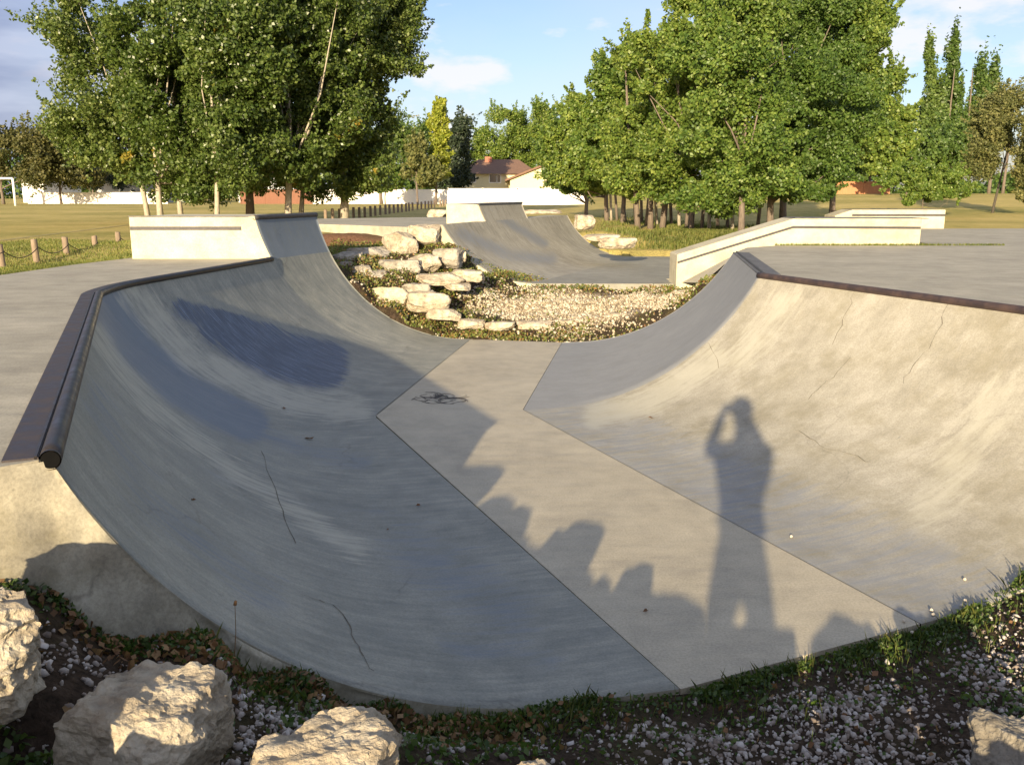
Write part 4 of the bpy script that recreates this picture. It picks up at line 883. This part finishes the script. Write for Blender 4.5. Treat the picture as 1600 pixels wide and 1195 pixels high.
# shelterbelt at right
TR = [
 ('nearest tree of the right shelterbelt with a straight brown trunk behind the sloping ledge', 1152, 22.5, [(1150, 240, 95, 75), (1110, 312, 70, 18), (1130, 120, 85, 90), (1150, 20, 75, 60)], .085, 'leaf_lime', 20000),
 ('drooping dark green elm on the right side of the shelterbelt', 1195, 24, [(1240, 255, 100, 60), (1260, 170, 100, 70), (1210, 270, 70, 48), (1310, 235, 60, 42), (1195, 300, 55, 26), (1270, 285, 45, 24)], .10, 'leaf_elm', 26000),
 ('tall elm rising above the middle of the shelterbelt', 1215, 27, [(1230, 60, 100, 90), (1270, 130, 90, 60), (1310, 60, 75, 80), (1180, 30, 70, 70)], .11, 'leaf_elm', 22000),
 ('tall airy tree at the upper right of the shelterbelt', 1290, 28, [(1320, 50, 75, 70), (1355, 110, 52, 60), (1330, 190, 55, 50), (1385, 70, 30, 24)], .10, 'leaf_lime', 20000),
 ('bright lime green maple left of the nearest tree', 1075, 24.5, [(1070, 225, 80, 60), (1050, 120, 70, 80), (1080, 285, 80, 32), (1090, 40, 60, 55)], .08, 'leaf_lime', 20000),
 ('multi-stemmed tree with pale leaning stems in the shelterbelt middle', 1012, 27, [(1015, 190, 65, 72), (1000, 260, 75, 40), (1025, 92, 50, 48), (1010, 300, 55, 16)], .09, 'leaf_lime', 18000),
 ('tree with a yellowish rounded top left of the shelterbelt middle', 972, 31, [(955, 208, 58, 62), (960, 265, 60, 34), (980, 135, 46, 44)], .09, 'leaf_lime', 15000),
 ('olive tinged tree at the left end of the shelterbelt', 945, 36, [(900, 232, 52, 50), (925, 272, 55, 32), (922, 178, 38, 34)], .10, 'leaf_lime', 14000),
 ('dark leaved tree inside the left end of the shelterbelt', 915, 41, [(880, 240, 42, 50), (905, 275, 34, 28)], .10, 'leaf_mid', 8000)]
for i, (lb, px, Y, cr, tr, mt, n) in enumerate(TR):
    tree('shelterbelt_tree', lb, px, 345, Y, cr, tr, mt, 'bark', (.080 if mt == 'leaf_elm' else .088) if Y < 30 else .12, int(n*3.4), clump=.50, group='shelterbelt trees', nbranch=14, stems=3 if 'multi' in lb else 1)
# thin stems of the belt
k_ = 0
for i, (px, Y) in enumerate([(953, 36), (962, 35), (975, 33), (990, 32), (1000, 31), (1006, 29.5), (1024, 28), (1034, 27.5), (1046, 28.5), (1058, 27), (1068, 26.5), (1092, 26), (1104, 25.5), (1118, 27), (1132, 25), (1140, 24.2), (1178, 25.5)]):
    X = (px-800)/FPX*Y; z = g1(X, Y)
    t_ = empty('sapling', (X, Y, z), 'slim bare-stemmed sapling crowded under the shelterbelt canopy', 'tree', 'slim stems under the shelterbelt')
    lx = random.uniform(-.5, .3); h = 2.6; q = MB().tube([(X, Y, z-.1), (X+lx*.25, Y, z+h*.35), (X+lx*.6, Y+.1, z+h*.7), (X+lx, Y+.1, z+h)], [.055, .048, .04, .025], 7)
    if i % 2: q.tube([(X+lx*.25, Y, z+h*.35), (X+lx*.25+.35, Y, z+h*.8), (X+lx*.25+.5, Y, z+h*1.1)], [.035, .028, .015], 6)
    q.build('trunk', M['bark' if i % 3 else 'bark_pale'], t_, True)
    n = 500; K = rng.normal(size=(n, 3))*np.array([.55, .5, .35])+np.array([X+lx, Y+.1, z+h]); leaf_obj('crown', K, .15, 'leaf_elm' if i % 2 else 'leaf_lime', t_)
# background trees: label, px, base, Y, crowns, r, leafmat, bark, leaf, n, clump, name
BG = [
 ('bushy bronze green tree at the left picture edge behind the goal', 20, 85, [(20, 240, 60, 42), (70, 250, 55, 45), (40, 215, 40, 25)], .25, 'leaf_brown', 9000, 1.3, 'broadleaf_tree'),
 ('low bronze green tree just right of the goal', 110, 88, [(105, 245, 40, 45), (120, 275, 35, 25)], .22, 'leaf_brown', 6000, 1.2, 'broadleaf_tree'),
 ('dark shaded tree behind the left white fence', 160, 100, [(150, 270, 40, 25), (190, 265, 40, 25)], .25, 'leaf_spruce', 5000, 1.2, 'broadleaf_tree'),
 ('tall dark spruce with pointed tip behind the yellow columnar tree', 690, 92, [(690, 280, 20, 24), (690, 240, 17, 34), (690, 195, 11, 30), (689, 166, 5, 16)], .3, 'leaf_spruce', 9000, .6, 'spruce_tree'),
 ('narrow yellow green columnar tree in front of the dark spruce', 684, 80, [(684, 250, 15, 46), (684, 200, 11, 38), (686, 172, 6, 16)], .2, 'leaf_yellow', 10000, .5, 'columnar_tree'),
 ('rounded golden brown shrub left of the columnar tree', 655, 78, [(658, 262, 26, 34), (652, 235, 15, 20), (672, 278, 20, 20)], .15, 'leaf_olive', 6000, .7, 'garden_shrub'),
 ('dark conifer mass right of the spruce, beside the house', 715, 90, [(712, 250, 18, 45), (722, 215, 14, 28), (722, 275, 16, 22)], .3, 'leaf_spruce', 8000, .9, 'conifer_tree'),
 ('olive green background tree between the poplar and the columnar tree', 655, 110, [(652, 215, 30, 38), (640, 235, 30, 40)], .3, 'leaf_mid', 6000, 1.2, 'broadleaf_tree'),
 ('dark hedge tree behind the lone poplar', 600, 88, [(590, 250, 45, 40), (560, 270, 40, 28), (620, 220, 22, 30)], .3, 'leaf_mid', 9000, 1.0, 'broadleaf_tree'),
 ('light green feathery shrub above the white fence by the golden shrub', 606, 80, [(606, 278, 24, 20)], .12, 'leaf_lime', 3500, .6, 'garden_shrub'),
 ('big round broadleaf tree behind the brown-roofed house', 800, 125, [(800, 205, 62, 38), (780, 240, 48, 36), (830, 235, 50, 36)], .4, 'leaf_lime', 24000, 1.3, 'broadleaf_tree'),
 ('second round tree behind the right end of the house', 862, 120, [(868, 200, 30, 36), (870, 245, 36, 36), (850, 175, 22, 16)], .4, 'leaf_lime', 13000, 1.2, 'broadleaf_tree'),
 ('tall lombardy poplar with a double tip, left of the pair', 1458, 75, [(1458, 165, 12, 58), (1452, 108, 7, 34), (1455, 215, 22, 40)], .25, 'leaf_mid', 13000, .48, 'lombardy_poplar'),
 ('tallest slender lombardy poplar', 1486, 76, [(1486, 165, 12, 60), (1488, 108, 7, 34), (1484, 220, 22, 40)], .25, 'leaf_mid', 13000, .48, 'lombardy_poplar'),
 ('shorter lombardy poplar right of the tallest one', 1528, 78, [(1528, 165, 15, 52), (1532, 132, 6, 24), (1520, 220, 22, 40)], .25, 'leaf_mid', 11000, .48, 'lombardy_poplar'),
 ('rightmost lombardy poplar with a thin tip', 1551, 80, [(1550, 150, 9, 52), (1550, 125, 4, 16), (1545, 210, 15, 45)], .22, 'leaf_mid', 7000, .42, 'lombardy_poplar'),
 ('yellowish green young tree left of the lombardy poplars', 1405, 65, [(1405, 190, 26, 45), (1400, 250, 36, 36), (1378, 240, 30, 40)], .2, 'leaf_lime', 11000, .8, 'broadleaf_tree'),
 ('dark tree mass below the poplars behind the round bush', 1470, 70, [(1470, 240, 45, 35), (1500, 225, 30, 40), (1430, 240, 30, 40)], .3, 'leaf_mid', 12000, .9, 'broadleaf_tree'),
 ('green tree filling the gap behind the shelterbelt', 1345, 80, [(1340, 235, 45, 40), (1310, 200, 40, 50)], .2, 'leaf_elm', 9000, .8, 'broadleaf_tree'),
 ('large round clipped bush on the right lawn', 1430, 36, [(1418, 288, 34, 32), (1468, 294, 46, 27), (1450, 274, 38, 22)], .04, 'leaf_lime', 26000, .33, 'round_bush'),
 ('olive silvery tree with a bent dark trunk on the right lawn', 1538, 40, [(1545, 225, 32, 45), (1530, 255, 28, 24), (1568, 165, 22, 34), (1580, 200, 18, 40), (1555, 185, 25, 40)], .10, 'leaf_olive', 15000, .5, 'russian_olive'),
 ('olive silvery tree cut by the right picture edge', 1606, 38, [(1610, 240, 28, 50), (1605, 285, 20, 30), (1620, 180, 25, 40)], .10, 'leaf_olive', 7000, .5, 'russian_olive')]
for i, (lb, px, Y, cr, tr, mt, n, cl, nm) in enumerate(BG):
    tree(nm, lb, px, 318, Y, cr, tr*.6, mt, 'bark_dark' if 'olive' in nm or 'spruce' in nm else 'bark', (.26 if Y > 60 else .10), int(n*(1.7 if Y > 60 else 2.2)), clump=cl, cat='bush' if ('bush' in nm or 'shrub' in nm) else 'tree', nbranch=6, lean=((.12, 0) if 'bent' in lb else (0, 0)), spiky=.9 if 'lombardy' in nm else 0)
# distant wooded edge so the horizon is closed
n = 90000; a = rng.random(n); x = -260+520*a; hgt = 7+3.5*np.sin(x*.11)+2*np.sin(x*.31+1); y = 190+rng.normal(0, 4, n); z = .5+rng.random(n)**.8*hgt*1.0
tag(leaf_obj('distant_woods', np.stack([x, y, z], 1), .95, 'leaf_mid'), 'far line of trees closing the horizon behind the houses', 'trees', kind='stuff')
# ------------------------------------------------------------------ fences, houses, goal
def fence(name, label, a, b, z0, h, m_, step=2.4, cap=True):
    a = np.array(a, float); b = np.array(b, float); Lg = np.linalg.norm(b-a); n = max(1, int(Lg/step)); d = (b-a)/Lg; nrm = np.array([-d[1], d[0]])*.03
    t_ = empty(name, (a[0], a[1], z0), label, 'fence'); pan = MB(); po = []
    for i in range(n):
        p = a+d*Lg*i/n; q = a+d*(Lg*(i+1)/n-.06); pan.prism([tuple(p-nrm), tuple(q-nrm), tuple(q+nrm), tuple(p+nrm)], z0-.1, z0+h)
    pan.build('panel', M[m_], t_)
    for i in range(n+1):
        p = a+d*Lg*i/n; MB().box((p[0]-.06, p[1]-.06, z0-.1), (p[0]+.06, p[1]+.06, z0+h+.07)).build('post', M[m_], t_)
    rl = MB(); rl.prism([tuple(a-nrm*2), tuple(b-nrm*2), tuple(b+nrm*2), tuple(a+nrm*2)], z0+h-.10, z0+h+.01); rl.build('rail', M[m_], t_)
    return t_
def fx(px, Y): return ((px-800)/FPX*Y, Y)
zf = .80
fence('white_fence', 'long white board fence behind the left field', fx(60, 90), fx(272, 90), zf, 1.18, 'white', 3.2)
fence('brown_fence', 'brown board fence between the two white fences behind the aspens', fx(385, 88), fx(494, 88), .8, 1.45, 'brownfence', 2.0)
fence('white_fence', 'white fence behind the lone poplar and the distant bollards', fx(495, 88), fx(702, 88), .8, 1.45, 'white', 3.0)
fence('white_fence', 'bright white fence in front of the brown-roofed house', fx(702, 80), fx(915, 80), .95, 1.35, 'white', 3.0)
fence('orange_fence', 'orange brown board fence seen under the shelterbelt branches', fx(1262, 70), fx(1376, 70), 1.70, 1.05, 'orangefence', 1.8)
def house(name, label, x0, x1, y0, y1, z0, eave, ridge, wallm, hip=True, windows=(), chimney=None):
    t_ = empty(name, ((x0+x1)/2, y0, z0), label, 'house'); MB().box((x0, y0, z0), (x1, y1, eave)).build('wall', M[wallm], t_)
    o_ = .5; ym = (y0+y1)/2; ins = (x1-x0)*.28 if hip else 0
    V = [(x0-o_, y0-o_, eave), (x1+o_, y0-o_, eave), (x1+o_, y1+o_, eave), (x0-o_, y1+o_, eave), (x0-o_+ins, ym, ridge), (x1+o_-ins, ym, ridge)]
    rf = MB().add(V, [(0, 1, 5, 4), (1, 2, 5), (2, 3, 4, 5), (3, 0, 4), (3, 2, 1, 0)]).build('roof', M['roof'], t_)
    for (wx, wz, ww, wh) in windows:
        f_ = MB().box((wx-ww/2, y0-.05, wz-wh/2), (wx+ww/2, y0+.02, wz+wh/2)).build('window', M['white'], t_)
        MB().box((wx-ww/2+.1, y0-.07, wz-wh/2+.1), (wx+ww/2-.1, y0-.04, wz+wh/2-.1)).build('pane', M['glass'], f_)
    if chimney: MB().box((chimney[0]-.4, ym-1, eave), (chimney[0]+.4, ym-.2, chimney[1])).build('chimney', M['brick'], rf)
    return t_
Yh = 100; mp_ = Yh/FPX
hx = lambda px: (px-800)/FPX*Yh
hz_ = lambda py: atY(800, py, Yh)[2]
house('bungalow', 'cream bungalow with brown hipped roof and brick chimney behind the bright white fence', hx(722), hx(835), Yh, Yh+9, .8, hz_(272), hz_(247), 'cream', True, [(hx(735), hz_(280), 1.5, .8), (hx(771), hz_(279), .9, 1.0), (hx(780), hz_(279), .5, 1.0)], (hx(763), hz_(243)))
# gabled garage in front, gable facing the park
gw = empty('garage', (hx(840), 94, .8), 'cream garage with a sloping brown roof at the right side of the bungalow', 'garage')
yA = 94; f_ = lambda px, py: (lambda p: (p[0], p[2]))(atY(px, py, yA))
ga = f_(797, 281); gb = f_(854, 258); gc_ = f_(905, 282)
V = [(ga[0], yA, .8), (gc_[0], yA, .8), (gc_[0], yA, gc_[1]), (gb[0], yA, gb[1]), (ga[0], yA, ga[1])]
MB().add(V+[(a, yA+6, c) for a, b_, c in V], [(0, 1, 2, 3, 4), (9, 8, 7, 6, 5), (0, 5, 6, 1), (1, 6, 7, 2), (4, 9, 5, 0)]).build('wall', M['cream'], gw)
rm = MB()
for p, q in (((ga[0]-.5, ga[1]-.18), gb), (gb, (gc_[0]+.5, gc_[1]-.2))):
    rm.add([(p[0], yA-.4, p[1]+.02), (q[0], yA-.4, q[1]+.02), (q[0], yA+6.3, q[1]+.02), (p[0], yA+6.3, p[1]+.02), (p[0], yA-.4, p[1]+.22), (q[0], yA-.4, q[1]+.22), (q[0], yA+6.3, q[1]+.22), (p[0], yA+6.3, p[1]+.22)], [(0,3,2,1),(4,5,6,7),(0,1,5,4),(1,2,6,5),(2,3,7,6),(3,0,4,7)])
rm.build('roof', M['roof'], gw)
Yh = 105
house('white_house', 'white house wall glimpsed behind the bronze trees at the far left', hx(66), hx(98), 103, 112, .8, hz_(278), hz_(262), 'white')
house('white_house', 'bluish white house behind the white fence between the bronze tree and the aspens', hx(165), hx(275), 105, 114, .8, hz_(283), hz_(262), 'grey_siding')
house('grey_house', 'grey house glimpsed through the aspen trunks', hx(385), hx(470), 104, 112, .8, hz_(275), hz_(262), 'grey_siding', True, [(hx(402), hz_(284), 1.2, 1.1)])
gy = 72; gt = empty('goal_frame', (fx(38, gy)[0], gy, .85), 'white football goal frame at the far left of the field', 'goal')
xr, xl = fx(39, gy)[0], fx(-75, gy)[0]; zt_ = atY(39, 279, gy)[2]
for nm, P in (('post', [(xr, gy, .8), (xr, gy, zt_)]), ('post', [(xl, gy, .8), (xl, gy, zt_)]), ('crossbar', [(xl, gy, zt_), (xr, gy, zt_)])): MB().tube(P, .09, 8).build(nm, M['white'], gt, True)
# worn pale touchlines on the field
for a, b_ in (((0, 378), (232, 348)), ((140, 331), (250, 323))):
    p = at(a[0], a[1], .8); q = at(b_[0], b_[1], .82); d = (q-p)/np.linalg.norm((q-p)[:2]); n_ = np.array([-d[1], d[0], 0])*.035
    pts_ = [p+(q-p)*k/12*1.0 for k in range(13)]; V = []; F = []
    for k, c in enumerate(pts_): zc = g1(c[0], c[1])+.012; V += [(c[0]-n_[0], c[1]-n_[1], zc), (c[0]+n_[0], c[1]+n_[1], zc)]
    for k in range(12): F.append((2*k, 2*k+1, 2*k+3, 2*k+2))
    tag(link('painted_line', mesh_py('painted_line', V, F), simple('faded_line', (.34, .30, .17), .95, 0, .3, 3)), kind='structure')
# ------------------------------------------------------------------ the photographer (seen by shadow)
def skin_obj(name, pts, edges, radii, m_, parent, sub=2, root=0):
    off = Vector((0, 0, 0)); q = parent
    while q is not None: off += q.location; q = q.parent
    me = bpy.data.meshes.new(name); me.from_pydata([tuple(p) for p in pts], edges, []); o = link(name, me, m_, parent)
    s_ = o.modifiers.new('skin', 'SKIN'); lay = me.skin_vertices[0]
    for i, r_ in enumerate(radii):
        lay.data[i].radius = r_ if isinstance(r_, tuple) else (r_, r_)
    lay.data[root].use_root = True
    s_.use_smooth_shade = True; u = o.modifiers.new('sub', 'SUBSURF'); u.levels = sub; u.render_levels = sub; return o
ft = g1(0, -.3)
pr_ = empty('person', (0, -.33, ft), 'person in dark clothes standing at the near bowl edge, both hands raised to the face', 'person')
HX, HY = .0, -.33
def pz(f): return ft+f
Z = 1.62-ft+.0
J = [(HX, HY, 1.12), (HX, HY, 1.22), (HX, HY, 1.33), (HX, HY+.01, 1.52), (HX, HY+.01, 1.635), (HX, HY+.03, 1.73),  # pelvis..neck
     (HX-.088, HY, 1.04), (HX-.105, HY+.02, .72), (HX-.13, HY, ft+.07), (HX-.15, HY+.13, ft+.035),
     (HX+.088, HY, 1.04), (HX+.105, HY+.02, .72), (HX+.13, HY, ft+.07), (HX+.15, HY+.13, ft+.035),
     (HX-.17, HY, 1.585), (HX-.215, HY+.10, 1.56), (HX-.115, HY+.235, 1.74), (HX-.085, HY+.275, 1.80),
     (HX+.17, HY, 1.585), (HX+.18, HY+.10, 1.54), (HX+.11, HY+.235, 1.74), (HX+.085, HY+.275, 1.80),
     (HX, HY+.035, 1.80), (HX, HY+.04, 1.90), (HX, HY+.02, 1.955)]
Ed = [(0, 1), (1, 2), (2, 3), (3, 4), (4, 5), (0, 6), (6, 7), (7, 8), (8, 9), (0, 10), (10, 11), (11, 12), (12, 13), (3, 14), (14, 15), (15, 16), (16, 17), (3, 18), (18, 19), (19, 20), (20, 21), (5, 22), (22, 23), (23, 24)]
Ra = [(.105, .09), (.115, .09), (.125, .10), (.125, .095), (.055, .055), (.05, .05), .068, .05, .038, .03, .068, .05, .038, .03, .06, .052, .038, .03, .06, .052, .038, .03, (.062, .07), (.078, .088), (.06, .07)]
body = skin_obj('body', J, Ed, Ra, M['skin'], pr_)
skin_obj('shirt', [J[0], J[1], J[2], J[3], (HX, HY+.01, 1.60), J[14], tuple(lerp(J[14], J[15], .8)), J[18], tuple(lerp(J[18], J[19], .8)), (HX, HY, 1.11)], [(0, 1), (1, 2), (2, 3), (3, 4), (3, 5), (5, 6), (3, 7), (7, 8), (0, 9)], [(.12, .10), (.13, .105), (.14, .11), (.138, .105), .06, .068, .058, .068, .058, (.125, .10)], M['shirt'], pr_)
skin_obj('trousers', [(HX, HY, 1.12), J[6], J[7], (J[8][0], J[8][1], ft+.12), J[10], J[11], (J[12][0], J[12][1], ft+.12)], [(0, 1), (1, 2), (2, 3), (0, 4), (4, 5), (5, 6)], [(.105, .09), .070, .068, .055, .070, .068, .055], M['jeans'], pr_)
for s_ in (-1, 1):
    a = J[8] if s_ < 0 else J[12]; c = J[9] if s_ < 0 else J[13]; skin_obj('shoe', [(a[0], a[1]-.04, ft+.05), (a[0], a[1]+.03, ft+.055), (c[0], c[1], ft+.04), (c[0], c[1]+.06, ft+.035)], [(0, 1), (1, 2), (2, 3)], [.045, .052, .045, .032], M['black'], pr_, 2)
def ball(name, c, r_, m_, parent, sub=3, fn=None):
    bm = bmesh.new(); bmesh.ops.create_icosphere(bm, subdivisions=sub, radius=1)
    for v in bm.verts: v.co = Vector((c[0]+v.co.x*r_[0], c[1]+v.co.y*r_[1], c[2]+v.co.z*r_[2])) if fn is None else fn(v.co)
    me = bpy.data.meshes.new(name); bm.to_mesh(me); bm.free(); return link(name, me, m_, parent, True)
def headf(v):
    p = Vector((v.x*.076, v.y*.092, v.z*.112))
    if v.z < -.2: k = 1-(-v.z-.2)*.35; p.x *= k
    if v.y > 0: p.y -= .004*(v.z < -.1)
    nose = math.exp(-((v.x/.14)**2+((v.z+.05)/.2)**2))*(v.y > .3)*.018; p.y += nose
    eye = sum(math.exp(-(((v.x-s_*.38)/.16)**2+((v.z-.08)/.12)**2)) for s_ in (-1, 1))*(v.y > .2)*.008; p.y -= eye
    mouth = math.exp(-((v.x/.3)**2+((v.z+.52)/.06)**2))*(v.y > .2)*.005; p.y -= mouth
    return p+Vector((HX, HY+.05, 1.865))
ball('head', None, None, M['skin'], pr_, 4, headf)
ball('hair', (HX, HY+.033, 1.895), (.084, .094, .09), M['hair'], pr_)
for s_ in (-1, 1):
    ball('ear', (HX+s_*.078, HY+.04, 1.86), (.012, .02, .03), M['skin'], pr_, 2)
    ball('eye', (HX+s_*.03, HY+.128, 1.873), (.012, .010, .010), M['white'], pr_, 2)
M['black'].node_tree.nodes['Principled BSDF'].inputs['Specular IOR Level'].default_value = 0
ph = MB().box((-.068, -.046, EYE-.052), (.068, -.037, EYE+.018)); o = ph.build('phone', M['black']); tag(o, 'thin dark phone held sideways in front of the face of the person', 'phone')
for s_ in (-1, 1):
    b0 = Vector((s_*.085, HY+.275, 1.80)); pts_ = [tuple(b0)]; ed_ = []; rd_ = [.020]
    pts_.append((s_*.082, -.055, 1.815)); ed_.append((0, 1)); rd_.append((.024, .014))
    for k, (dz, ln) in enumerate(((.030, .9), (.012, 1.0), (-.006, .95), (-.022, .8))):
        i_ = len(pts_); pts_ += [(s_*.088, -.032, 1.815+dz*.8), (s_*(.082-.010*ln), -.024, 1.817+dz), (s_*(.082-.030*ln), -.028, 1.818+dz)]; ed_ += [(1, i_), (i_, i_+1), (i_+1, i_+2)]; rd_ += [.0085, .008, .0068]
    i_ = len(pts_); pts_ += [(s_*.07, -.062, 1.80), (s_*.05, -.057, 1.812)]; ed_ += [(1, i_), (i_, i_+1)]; rd_ += [.010, .008]
    h_ = skin_obj('hand', pts_, ed_, rd_, M['skin'], pr_, 1)
